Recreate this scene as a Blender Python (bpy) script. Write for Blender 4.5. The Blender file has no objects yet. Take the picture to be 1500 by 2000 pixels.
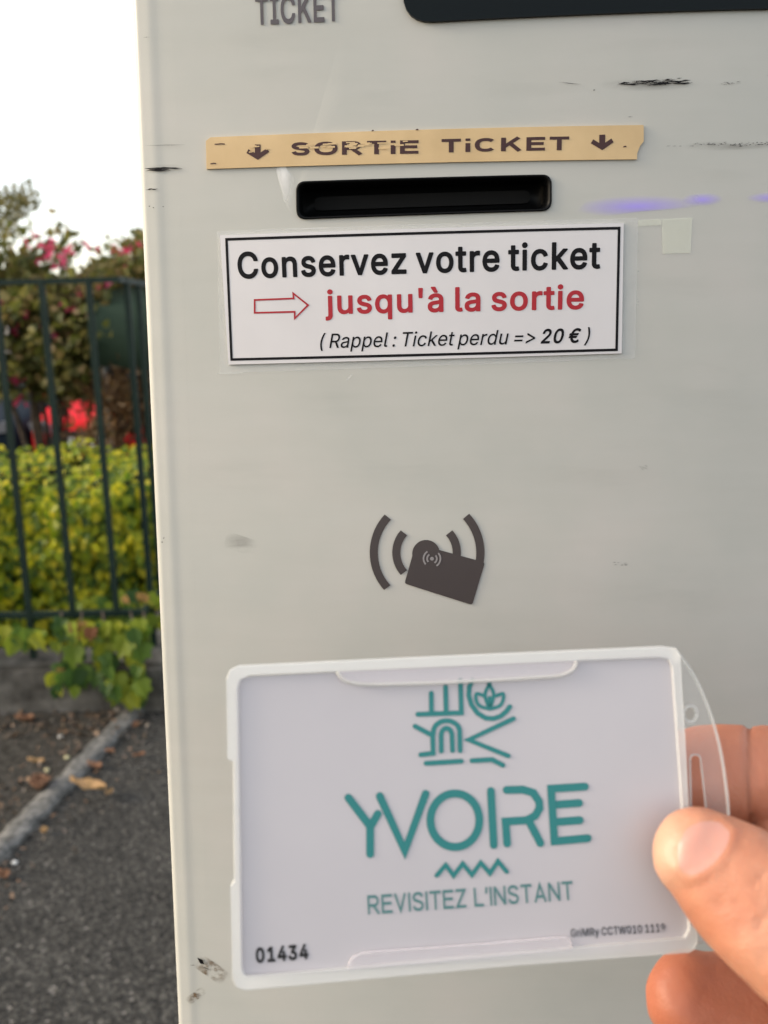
import bpy, bmesh, math, random
from mathutils import Vector, Matrix, noise
from mathutils.geometry import tessellate_polygon

random.seed(7)
R = math.radians
scn = bpy.context.scene
COL = scn.collection

# ------------------------------------------------------------------ camera
FPX = 1800.0                      # focal length in pixels of the 1500x2000 photograph
PITCH, ROLL, CAMZ = R(11.6), R(-1.4), 1.10
cam = bpy.data.cameras.new('camera')
cam.sensor_fit = 'VERTICAL'; cam.sensor_height = 36.0; cam.sensor_width = 27.0
cam.lens = 36.0 * FPX / 2000.0
cam.clip_start = 0.01; cam.clip_end = 3000
cam.dof.use_dof = True; cam.dof.focus_distance = 0.272; cam.dof.aperture_fstop = 17.5
camo = bpy.data.objects.new('camera', cam); COL.objects.link(camo)
MC = Matrix.Translation((0, 0, CAMZ)) @ Matrix.Rotation(R(90) - PITCH, 4, 'X') @ Matrix.Rotation(ROLL, 4, 'Z')
camo.matrix_world = MC
scn.camera = camo
CO = MC.translation.copy()

# ------------------------------------------------------------------ light
SUN_EL, SUN_AZ = R(24), R(-94)    # azimuth measured from +Y towards +X
EXPOSURE = 1.86
world = bpy.data.worlds.new('World'); scn.world = world; world.use_nodes = True
nt = world.node_tree; bg = nt.nodes['Background']
sky = nt.nodes.new('ShaderNodeTexSky'); sky.sky_type = 'NISHITA'; sky.sun_disc = False
sky.sun_elevation = SUN_EL; sky.sun_rotation = SUN_AZ
sky.air_density = 1.0; sky.dust_density = 3.0; sky.ozone_density = 0.6; sky.altitude = 300
veil = nt.nodes.new('ShaderNodeMix'); veil.data_type = 'RGBA'; veil.blend_type = 'MIX'; veil.inputs[0].default_value = .5   # thin high cloud
veil.inputs[7].default_value = (3.3, 3.05, 2.7, 1); nt.links.new(sky.outputs[0], veil.inputs[6])
nt.links.new(veil.outputs[2], bg.inputs[0]); bg.inputs[1].default_value = 0.13
sun = bpy.data.lights.new('sun', 'SUN'); sun.energy = .75; sun.angle = R(14); sun.color = (1.0, 0.86, 0.68)
suno = bpy.data.objects.new('sun', sun); COL.objects.link(suno)
sd = Vector((math.sin(SUN_AZ) * math.cos(SUN_EL), math.cos(SUN_AZ) * math.cos(SUN_EL), math.sin(SUN_EL)))
suno.rotation_euler = sd.to_track_quat('Z', 'Y').to_euler(); suno.location = (-3, -2, 5)
scn.view_settings.view_transform = 'Standard'; scn.view_settings.look = 'None'
scn.view_settings.exposure = EXPOSURE; scn.view_settings.gamma = 1.0
scn.render.engine = 'CYCLES'
scn.cycles.max_bounces = 8; scn.cycles.transparent_max_bounces = 12
scn.cycles.use_denoising = True

# ------------------------------------------------------------------ helpers
def ray(px, py):
    return (MC.to_3x3() @ Vector(((px - 750) / FPX, -(py - 1000) / FPX, -1.0)))
def at_y(px, py, Y):
    d = ray(px, py); return CO + d * (Y / d.y)
def at_z(px, py, Z=0.0):
    d = ray(px, py); return CO + d * ((Z - CO.z) / d.z)
def at_d(px, py, D):
    return CO + ray(px, py) * D
class Frame:                       # a flat plane in space with its own local axes (x right, y up, z towards viewer)
    def __init__(s, o, ex, ey):
        s.o, s.ex = o, ex.normalized()
        s.ey = (ey - s.ex * ey.dot(s.ex)).normalized(); s.n = s.ex.cross(s.ey)
        s.M = Matrix(((s.ex.x, s.ey.x, s.n.x, o.x), (s.ex.y, s.ey.y, s.n.y, o.y), (s.ex.z, s.ey.z, s.n.z, o.z), (0, 0, 0, 1)))
    def uv(s, px, py, h=0.0):
        return s.uvc(px, py) if s.bulge else s.uv0(px, py, h)
    def uv0(s, px, py, h=0.0):
        d = ray(px, py); t = ((s.o + s.n * h) - CO).dot(s.n) / d.dot(s.n); p = CO + d * t - s.o
        return (p.dot(s.ex), p.dot(s.ey))
    bulge = 0.0; x0 = 0.0                # a gentle bulge, shaped to grade the light over the plate: z = -bulge * (x - x0)^2
    def uvc(s, px, py):
        h = 0.0
        for _ in range(6): u, v = Frame.uv0(s, px, py, h); h = -s.bulge*(u-s.x0)**2
        return (u, v)
    def uvs(s, pts, h=0.0): return [s.uv(x, y, h) for x, y in pts]

def link(name, verts, faces, mat, parent=None, M=None, smooth=False):
    me = bpy.data.meshes.new(name); me.from_pydata([tuple(v) for v in verts], [], faces); me.update()
    if isinstance(mat, (list, tuple)):
        for m_ in mat: me.materials.append(m_)
    elif mat: me.materials.append(mat)
    if smooth:
        for p in me.polygons: p.use_smooth = True
    o = bpy.data.objects.new(name, me); COL.objects.link(o)
    place(o, parent, M); return o
def place(o, parent=None, M=None):
    M = M or Matrix.Identity(4)
    if parent is not None:
        o.parent = parent; o.matrix_basis = WM(parent).inverted() @ M
    else: o.matrix_basis = M
    return o
def WM(o):
    return (WM(o.parent) @ o.matrix_basis) if o.parent else o.matrix_basis.copy()
def empty(name, loc=(0, 0, 0), parent=None):
    o = bpy.data.objects.new(name, None); o.empty_display_size = 0.02; COL.objects.link(o)
    return place(o, parent, Matrix.Translation(loc))
def tag(o, label=None, cat=None, group=None, kind=None):
    if label: o['label'] = label
    if cat: o['category'] = cat
    if group: o['group'] = group
    if kind: o['kind'] = kind
    return o

class MB:
    def __init__(s): s.v, s.f = [], []
    def add(s, verts, faces):
        b = len(s.v); s.v += [tuple(p) for p in verts]; s.f += [tuple(i + b for i in f) for f in faces]
    def box(s, a, b):
        x0, y0, z0 = a; x1, y1, z1 = b
        s.add([(x0,y0,z0),(x1,y0,z0),(x1,y1,z0),(x0,y1,z0),(x0,y0,z1),(x1,y0,z1),(x1,y1,z1),(x0,y1,z1)],
              [(0,3,2,1),(4,5,6,7),(0,1,5,4),(1,2,6,5),(2,3,7,6),(3,0,4,7)])
    def prism(s, outer, z0, z1, holes=()):
        loops = [list(outer)] + [list(h) for h in holes]
        pts = [p for l in loops for p in l]; n = len(pts)
        tris = tessellate_polygon([[Vector((x, y, 0)) for x, y in l] for l in loops])
        V = [(x, y, z1) for x, y in pts] + [(x, y, z0) for x, y in pts]; F = []
        for t in tris:
            a, b, c = t
            ar = (pts[b][0]-pts[a][0])*(pts[c][1]-pts[a][1])-(pts[c][0]-pts[a][0])*(pts[b][1]-pts[a][1])
            if ar < 0: a, c = c, a
            F.append((a, b, c)); F.append((c+n, b+n, a+n))
        b = 0
        for li, l in enumerate(loops):
            A = sum(l[i][0]*l[(i+1) % len(l)][1]-l[(i+1) % len(l)][0]*l[i][1] for i in range(len(l)))
            flip = (A < 0) != (li > 0)
            for i in range(len(l)):
                p, q = b+i, b+(i+1) % len(l)
                F.append((p, p+n, q+n, q) if not flip else (q, q+n, p+n, p))
            b += len(l)
        s.add(V, F)
    def tube(s, pts, rad, n=8, cap=True):
        pts = [Vector(p) for p in pts]; rings = []
        for i, p in enumerate(pts):
            d = (pts[min(i+1, len(pts)-1)] - pts[max(i-1, 0)]).normalized()
            a = d.orthogonal().normalized() if i == 0 else (rings_a - d * rings_a.dot(d)).normalized()
            rings_a = a; b = d.cross(a); r = rad[i] if isinstance(rad, (list, tuple)) else rad
            rings.append([p + (a*math.cos(2*math.pi*k/n) + b*math.sin(2*math.pi*k/n))*r for k in range(n)])
        V = [q for r_ in rings for q in r_]; F = []
        for i in range(len(pts)-1):
            for k in range(n):
                F.append((i*n+k, i*n+(k+1) % n, (i+1)*n+(k+1) % n, (i+1)*n+k))
        if cap: F.append(tuple(range(n-1, -1, -1))); F.append(tuple((len(pts)-1)*n+k for k in range(n)))
        s.add(V, F)
    def stroke(s, pts, w, z, closed=False, cap=0.0):   # flat ribbon with mitred corners
        P = [Vector(p) for p in pts]; n = len(P)
        if not closed and cap:
            P[0] = P[0] + (P[0]-P[1]).normalized()*cap; P[-1] = P[-1] + (P[-1]-P[-2]).normalized()*cap
        V = []
        for i in range(n):
            a = P[i]-P[i-1] if (closed or i > 0) else P[1]-P[0]
            b = P[(i+1) % n]-P[i] if (closed or i < n-1) else P[i]-P[i-1]
            a, b = a.normalized(), b.normalized()
            na, nb = Vector((-a.y, a.x)), Vector((-b.y, b.x)); m = na+nb
            m = m.normalized() if m.length > 1e-6 else na
            k = w*0.5/max(m.dot(na), 0.45); kl = kr = k
            cr_, dt = a.x*b.y-a.y*b.x, a.dot(b)
            if abs(cr_) > .02 and dt > .3 and 0 < i < n-1:      # tight curve: keep the inner side from folding over
                la, lb = (P[i]-P[i-1]).length, (P[i+1]-P[i]).length
                lim = .96*min(la, lb)*.5*(la+lb)/min(la, lb)/max(abs(math.atan2(cr_, dt)), 1e-3)
                if cr_ > 0: kl = min(k, lim)
                else: kr = min(k, lim)
            V += [(P[i].x+m.x*kl, P[i].y+m.y*kl, z), (P[i].x-m.x*kr, P[i].y-m.y*kr, z)]
        F = []
        for i in range(n if closed else n-1):
            j = (i+1) % n; F.append((2*i+1, 2*j+1, 2*j, 2*i))
        s.add(V, F)
    def disc(s, c, r, z, n=14):
        s.add([(c[0]+r*math.cos(2*math.pi*k/n), c[1]+r*math.sin(2*math.pi*k/n), z) for k in range(n)], [tuple(range(n))])
    def build(s, name, mat, parent=None, M=None, smooth=False): return link(name, s.v, s.f, mat, parent, M, smooth)

def rrect(x0, y0, x1, y1, r, n=6):
    out = []
    for cx, cy, a in ((x1-r, y1-r, 0), (x0+r, y1-r, 90), (x0+r, y0+r, 180), (x1-r, y0+r, 270)):
        for k in range(n+1):
            t = R(a + 90*k/n); out.append((cx+r*math.cos(t), cy+r*math.sin(t)))
    return out
def roundpoly(pts, r, n=5):        # round every corner of a polygon
    out = []; N = len(pts)
    for i in range(N):
        p, a, b = Vector(pts[i]), Vector(pts[i-1]), Vector(pts[(i+1) % N])
        d = min(r, (a-p).length*.45, (b-p).length*.45); A = p+(a-p).normalized()*d; B = p+(b-p).normalized()*d
        for k in range(n+1):
            t = k/n; q = A*(1-t)**2 + p*2*t*(1-t) + B*t*t; out.append((q.x, q.y))
    return out
def catmull(pts, m=6):
    P = [Vector(p) for p in pts]; out = []
    for i in range(len(P)-1):
        a, b, c, d = P[max(i-1, 0)], P[i], P[i+1], P[min(i+2, len(P)-1)]
        for k in range(m):
            t = k/m; out.append(0.5*((2*b)+(c-a)*t+(2*a-5*b+4*c-d)*t*t+(3*b-a-3*c+d)*t**3))
    out.append(P[-1]); return out
def arc(cx, cy, rx, ry, a0, a1, n=16):
    return [(cx+rx*math.cos(R(a0+(a1-a0)*k/n)), cy+ry*math.sin(R(a0+(a1-a0)*k/n))) for k in range(n+1)]

# ------------------------------------------------------------------ materials
def mat(name, col, rough=0.5, spec=0.5, metal=0.0, **kw):
    m = bpy.data.materials.new(name); m.use_nodes = True; b = m.node_tree.nodes['Principled BSDF']
    b.inputs['Base Color'].default_value = (*col, 1); b.inputs['Roughness'].default_value = rough
    b.inputs['Metallic'].default_value = metal; b.inputs['Specular IOR Level'].default_value = spec
    for k, v in kw.items(): b.inputs[k.replace('_', ' ')].default_value = v
    return m
def nodes(m): return m.node_tree, m.node_tree.nodes['Principled BSDF']
def noise_node(t, scale, detail=4, rough=.55, vec=None, mapscale=None):
    n = t.nodes.new('ShaderNodeTexNoise'); n.inputs['Scale'].default_value = scale
    n.inputs['Detail'].default_value = detail; n.inputs['Roughness'].default_value = rough
    tc = t.nodes.new('ShaderNodeTexCoord'); src = tc.outputs['Object']
    if mapscale:
        mp = t.nodes.new('ShaderNodeMapping'); mp.inputs['Scale'].default_value = mapscale
        t.links.new(src, mp.inputs[0]); src = mp.outputs[0]
    t.links.new(src, n.inputs['Vector']); return n
def ramp(t, src, stops):
    r = t.nodes.new('ShaderNodeValToRGB'); e = r.color_ramp.elements
    while len(e) < len(stops): e.new(0.5)
    for el, (p, c) in zip(e, stops): el.position = p; el.color = (*c, 1)
    t.links.new(src, r.inputs[0]); return r
def noisy(m, stops, scale, detail=4, mapscale=None, bump=0.0, bscale=None, dist=0.001):
    t, b = nodes(m); n = noise_node(t, scale, detail, mapscale=mapscale); r = ramp(t, n.outputs[0], stops)
    t.links.new(r.outputs[0], b.inputs['Base Color'])
    if bump:
        n2 = noise_node(t, bscale or scale, 5); bp = t.nodes.new('ShaderNodeBump'); bp.inputs['Strength'].default_value = bump
        bp.inputs['Distance'].default_value = dist; t.links.new(n2.outputs[0], bp.inputs['Height']); t.links.new(bp.outputs[0], b.inputs['Normal'])
    return m

M_body = mat('cream painted housing', (.60, .58, .52), .34, .22)
t, b = nodes(M_body)
n1 = noise_node(t, 22, 4, .55); r1 = ramp(t, n1.outputs[0], [(.25, (.45, .455, .42)), (.5, (.48, .478, .44)), (.75, (.51, .494, .458))])
n2 = noise_node(t, 16, 4, .6, mapscale=(1.2, 9, 1)); r2 = ramp(t, n2.outputs[0], [(.25, (.965, .962, .955)), (.75, (1, 1, 1))])
mx = t.nodes.new('ShaderNodeMix'); mx.data_type = 'RGBA'; mx.blend_type = 'MULTIPLY'; mx.inputs[0].default_value = 1
t.links.new(r1.outputs[0], mx.inputs[6]); t.links.new(r2.outputs[0], mx.inputs[7]); t.links.new(mx.outputs[2], b.inputs['Base Color'])
n3 = noise_node(t, 9, 2, .5); r3 = ramp(t, n3.outputs[0], [(.2, (.27,)*3), (.8, (.38,)*3)]); t.links.new(r3.outputs[0], b.inputs['Roughness'])
n4 = noise_node(t, 900, 2); bp = t.nodes.new('ShaderNodeBump'); bp.inputs['Strength'].default_value = .06; bp.inputs['Distance'].default_value = .0003
t.links.new(n4.outputs[0], bp.inputs['Height']); t.links.new(bp.outputs[0], b.inputs['Normal'])

M_black = mat('black moulded plastic', (.0025, .0027, .003), .45, .12)
M_void = mat('dark slot throat', (.004, .004, .004), .7, .2)
M_glass = mat('black display glass', (.005, .008, .0095), .3, .1)
M_greyink = mat('grey printed ink', (.085, .075, .082), .5, .4)
M_darkink = mat('dark grey printed symbol', (.058, .048, .047), .45, .4)
M_lightink = mat('pale grey symbol ink', (.25, .235, .235), .5, .4)
M_tape = noisy(mat('cream embossing tape', (.72, .50, .25), .3, .5), [(.35, (.55, .385, .19)), (.65, (.63, .45, .23))], 60)
M_tapeink = mat('worn brown tape ink', (.045, .013, .012), .45, .4)
M_paper = noisy(mat('laminated white paper', (.74, .72, .73), .3, .5), [(.3, (.60, .58, .585)), (.7, (.65, .63, .635))], 25)
M_ink = mat('black print', (.007, .0065, .008), .5, .12)
M_red = mat('red print', (.36, .018, .028), .45, .3)
M_teal = mat('teal print', (.026, .185, .185), .45, .3)
M_teal2 = mat('grey teal print', (.075, .19, .19), .45, .3)
M_cardink = mat('black card number print', (.02, .019, .02), .45, .3)
M_card = noisy(mat('white plastic card', (.70, .65, .68), .36, .4), [(.3, (.445, .425, .445)), (.7, (.48, .458, .475))], 22)

def clear(name, col, alpha, rough=.25):
    m = mat(name, col, rough, .5); m.node_tree.nodes['Principled BSDF'].inputs['Alpha'].default_value = alpha; return m
M_rim = clear('milky clear plastic rim', (.80, .80, .78), .45, .3)
M_tab = clear('clear plastic tab', (.78, .78, .76), .09, .2)
M_edge = clear('bright edge of clear plastic', (.78, .77, .72), .36, .35)
M_lip = clear('clear plastic lip', (.80, .76, .78), .28, .25)
M_film = clear('clear laminate film', (.85, .86, .86), .10, .18)
M_pale = clear('pale reflection patch', (.78, .80, .68), .45, .5)  # reflection put into a pale flat colour

def decal(name, col, scale, mapscale, lo, hi, top=1.0):
    """irregular smudge: opacity is streaky noise that fades out towards the mark's own rim"""
    m = mat(name, col, .6, .3); t, b = nodes(m)
    n = noise_node(t, scale, 6, .7, mapscale=mapscale); r = ramp(t, n.outputs[0], [(lo, (0,)*3), (hi, (1,)*3)])
    tc = t.nodes.new('ShaderNodeTexCoord'); sp = t.nodes.new('ShaderNodeVectorMath'); sp.operation = 'MULTIPLY_ADD'
    sp.inputs[1].default_value = (2, 2, 0); sp.inputs[2].default_value = (-1, -1, 0)
    t.links.new(tc.outputs['Generated'], sp.inputs[0])
    ln = t.nodes.new('ShaderNodeVectorMath'); ln.operation = 'LENGTH'; t.links.new(sp.outputs[0], ln.inputs[0])
    fr = ramp(t, ln.outputs['Value'], [(.15, (top,)*3), (1.0, (0,)*3)])
    mu = t.nodes.new('ShaderNodeMath'); mu.operation = 'MULTIPLY'; t.links.new(r.outputs[0], mu.inputs[0]); t.links.new(fr.outputs[0], mu.inputs[1])
    t.links.new(mu.outputs[0], b.inputs['Alpha']); return m
M_scuff = decal('black rubber scuff', (.012, .012, .012), 260, (.16, 1.5, 1), .50, .60, 1.6)
M_scuff2 = decal('thin dotted scuff', (.03, .03, .03), 420, (.25, 1, 1), .56, .64, 1.5)
M_smear = decal('grey dirt smear', (.16, .155, .14), 90, (.25, 1.2, 1), .42, .72, .55)
M_bright = decal('pale painted reflection', (.88, .88, .86), 40, (1, .3, 1), .15, .6, .8)  # a reflection painted as a pale streak
M_faint = decal('faint wiping streaks', (.30, .295, .27), 50, (.3, 2.2, 1), .45, .8, .07)
M_brown = decal('brown rust stain', (.16, .10, .05), 200, (1, 1, 1), .42, .6, 1.2)

M_asph = mat('asphalt', (.06, .06, .058), .85, .3)
t, b = nodes(M_asph)
v = t.nodes.new('ShaderNodeTexVoronoi'); v.inputs['Scale'].default_value = 190
tc = t.nodes.new('ShaderNodeTexCoord'); t.links.new(tc.outputs['Object'], v.inputs['Vector'])
sx = t.nodes.new('ShaderNodeSeparateColor'); t.links.new(v.outputs['Color'], sx.inputs[0])
r1 = ramp(t, sx.outputs[0], [(0, (.006, .006, .0055)), (.4, (.020, .0197, .018)), (.75, (.050, .049, .045)), (.975, (.085, .083, .075)), (1, (.20, .19, .18))])
n2 = noise_node(t, 5, 5); r2 = ramp(t, n2.outputs[0], [(.3, (.72, .70, .66)), (.7, (1.15, 1.12, 1.07))])
mx = t.nodes.new('ShaderNodeMix'); mx.data_type = 'RGBA'; mx.blend_type = 'MULTIPLY'; mx.inputs[0].default_value = 1
t.links.new(r1.outputs[0], mx.inputs[6]); t.links.new(r2.outputs[0], mx.inputs[7]); t.links.new(mx.outputs[2], b.inputs['Base Color'])
bp = t.nodes.new('ShaderNodeBump'); bp.inputs['Strength'].default_value = .6; bp.inputs['Distance'].default_value = .004
t.links.new(v.outputs['Distance'], bp.inputs['Height']); t.links.new(bp.outputs[0], b.inputs['Normal'])
M_old = noisy(mat('dirty old asphalt with soil', (.05, .045, .038), .95, .2), [(.3, (.016, .014, .011)), (.5, (.04, .037, .031)), (.66, (.062, .057, .048)), (.8, (.11, .10, .09))], 45, 8, bump=.7, bscale=90, dist=.006)
M_kerb = noisy(mat('weathered concrete kerb', (.2, .2, .2), .9, .2), [(.30, (.05, .05, .047)), (.5, (.135, .133, .125)), (.7, (.24, .236, .22))], 60, 10, bump=.9, bscale=150, dist=.008)
M_wall = noisy(mat('grimy concrete wall', (.2, .2, .2), .95, .2), [(.3, (.035, .032, .028)), (.5, (.085, .08, .07)), (.75, (.16, .15, .135))], 16, 8, bump=.6, bscale=60, dist=.006)
M_fence = noisy(mat('dark green painted steel', (.008, .022, .02), .55, .25), [(.3, (.004, .014, .010)), (.7, (.008, .022, .015))], 30)

def leafmat(name, cols, trans=.35, scale=1.0, rough=.5):
    """leaf blades: every blade its own tint, some light passes through"""
    m = bpy.data.materials.new(name); m.use_nodes = True; t = m.node_tree; b = t.nodes['Principled BSDF']
    g = t.nodes.new('ShaderNodeNewGeometry'); r = ramp(t, g.outputs['Random Per Island'], [(i/max(1, len(cols)-1), c) for i, c in enumerate(cols)])
    t.links.new(r.outputs[0], b.inputs['Base Color']); b.inputs['Roughness'].default_value = rough
    tr = t.nodes.new('ShaderNodeBsdfTranslucent'); t.links.new(r.outputs[0], tr.inputs[0])
    ms = t.nodes.new('ShaderNodeMixShader'); ms.inputs[0].default_value = trans
    t.links.new(b.outputs[0], ms.inputs[1]); t.links.new(tr.outputs[0], ms.inputs[2]); t.links.new(ms.outputs[0], t.nodes['Material Output'].inputs[0])
    return m
M_ivy = leafmat('yellow green ivy leaves', [(.04, .09, .006), (.13, .21, .008), (.29, .36, .010), (.52, .51, .014), (.76, .63, .02)], .48)
M_vine = leafmat('creeper leaves', [(.035, .085, .02), (.10, .18, .02), (.22, .28, .025), (.38, .38, .03)], .4)
M_shrub = leafmat('shrub leaves', [(.06, .07, .014), (.13, .14, .026), (.22, .20, .05), (.30, .21, .09)], .5)
M_pine = leafmat('sparse olive leaves', [(.12, .12, .035), (.20, .18, .055), (.27, .22, .09)], .5)
M_dry = leafmat('dry brown leaves', [(.08, .04, .015), (.16, .085, .03), (.24, .13, .055), (.09, .07, .02)], .35)
M_petal = leafmat('pink petals', [(.70, .05, .15), (.80, .09, .22), (.80, .20, .30)], .45)
M_bark = noisy(mat('bark', (.09, .07, .05), .9, .2), [(.3, (.05, .04, .03)), (.7, (.13, .10, .075))], 30)
M_fallen = noisy(mat('fallen leaf', (.3, .14, .06), .8, .2), [(.3, (.11, .055, .03)), (.6, (.22, .115, .065)), (.8, (.32, .19, .115))], 55)
M_fallen2 = noisy(mat('tan fallen leaf', (.34, .2, .09), .7, .3), [(.3, (.20, .13, .05)), (.6, (.36, .22, .10)), (.8, (.42, .28, .14))], 40)
M_awn = noisy(mat('dark green canvas', (.02, .05, .035), .8, .2), [(.3, (.024, .042, .026)), (.7, (.034, .056, .036))], 6)
M_pole = mat('dull metal', (.2, .2, .2), .4, .5, 1.0)
M_carred = mat('red car paint', (.55, .006, .012), .55, .12)
M_cardark = mat('dark car paint', (.008, .014, .022), .6, .1)
M_carglass = mat('car glass', (.006, .009, .011), .5, .1)
M_rubber = mat('tyre rubber', (.015, .015, .015), .8, .2)
M_alloy = mat('wheel alloy', (.5, .5, .52), .3, .5, 1.0)
M_lamp = mat('headlamp lens', (.12, .12, .13), .3, .3)
M_plate = mat('blank number plate', (.7, .7, .68), .4)

M_skin = mat('skin', (.60, .33, .22), .45, .4)
t, b = nodes(M_skin)
n1 = noise_node(t, 75, 6, .65); r1 = ramp(t, n1.outputs[0], [(.3, (.40, .160, .092)), (.55, (.48, .210, .125)), (.75, (.52, .26, .165))])
b.inputs['Subsurface Weight'].default_value = .22; b.inputs['Subsurface Radius'].default_value = (1.0, .35, .18); b.inputs['Subsurface Scale'].default_value = .004
n2 = noise_node(t, 520, 4, .65); bp = t.nodes.new('ShaderNodeBump'); bp.inputs['Strength'].default_value = .22; bp.inputs['Distance'].default_value = .0008
t.links.new(n2.outputs[0], bp.inputs['Height'])
vc = t.nodes.new('ShaderNodeTexVoronoi'); vc.feature = 'DISTANCE_TO_EDGE'; vc.inputs['Scale'].default_value = 850
tc = t.nodes.new('ShaderNodeTexCoord'); t.links.new(tc.outputs['Object'], vc.inputs['Vector'])
b2 = t.nodes.new('ShaderNodeBump'); b2.inputs['Strength'].default_value = .14; b2.inputs['Distance'].default_value = .0006
t.links.new(vc.outputs[0], b2.inputs['Height']); t.links.new(bp.outputs[0], b2.inputs['Normal']); t.links.new(b2.outputs[0], b.inputs['Normal'])
at = t.nodes.new('ShaderNodeAttribute'); at.attribute_name = 'flush'; mxs = t.nodes.new('ShaderNodeMix'); mxs.data_type = 'RGBA'
mxs.inputs[7].default_value = (.42, .135, .072, 1); t.links.new(at.outputs['Fac'], mxs.inputs[0]); t.links.new(r1.outputs[0], mxs.inputs[6]); ap = t.nodes.new('ShaderNodeAttribute'); ap.attribute_name = 'blanch'; mxp = t.nodes.new('ShaderNodeMix'); mxp.data_type = 'RGBA'
mxp.inputs[7].default_value = (.58, .36, .25, 1); t.links.new(ap.outputs['Fac'], mxp.inputs[0]); t.links.new(mxs.outputs[2], mxp.inputs[6]); t.links.new(mxp.outputs[2], b.inputs['Base Color'])
M_nail = mat('finger nail', (.49, .255, .205), .36, .35)
b = M_nail.node_tree.nodes['Principled BSDF']; b.inputs['Subsurface Weight'].default_value = .3; b.inputs['Subsurface Scale'].default_value = .002

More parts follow.
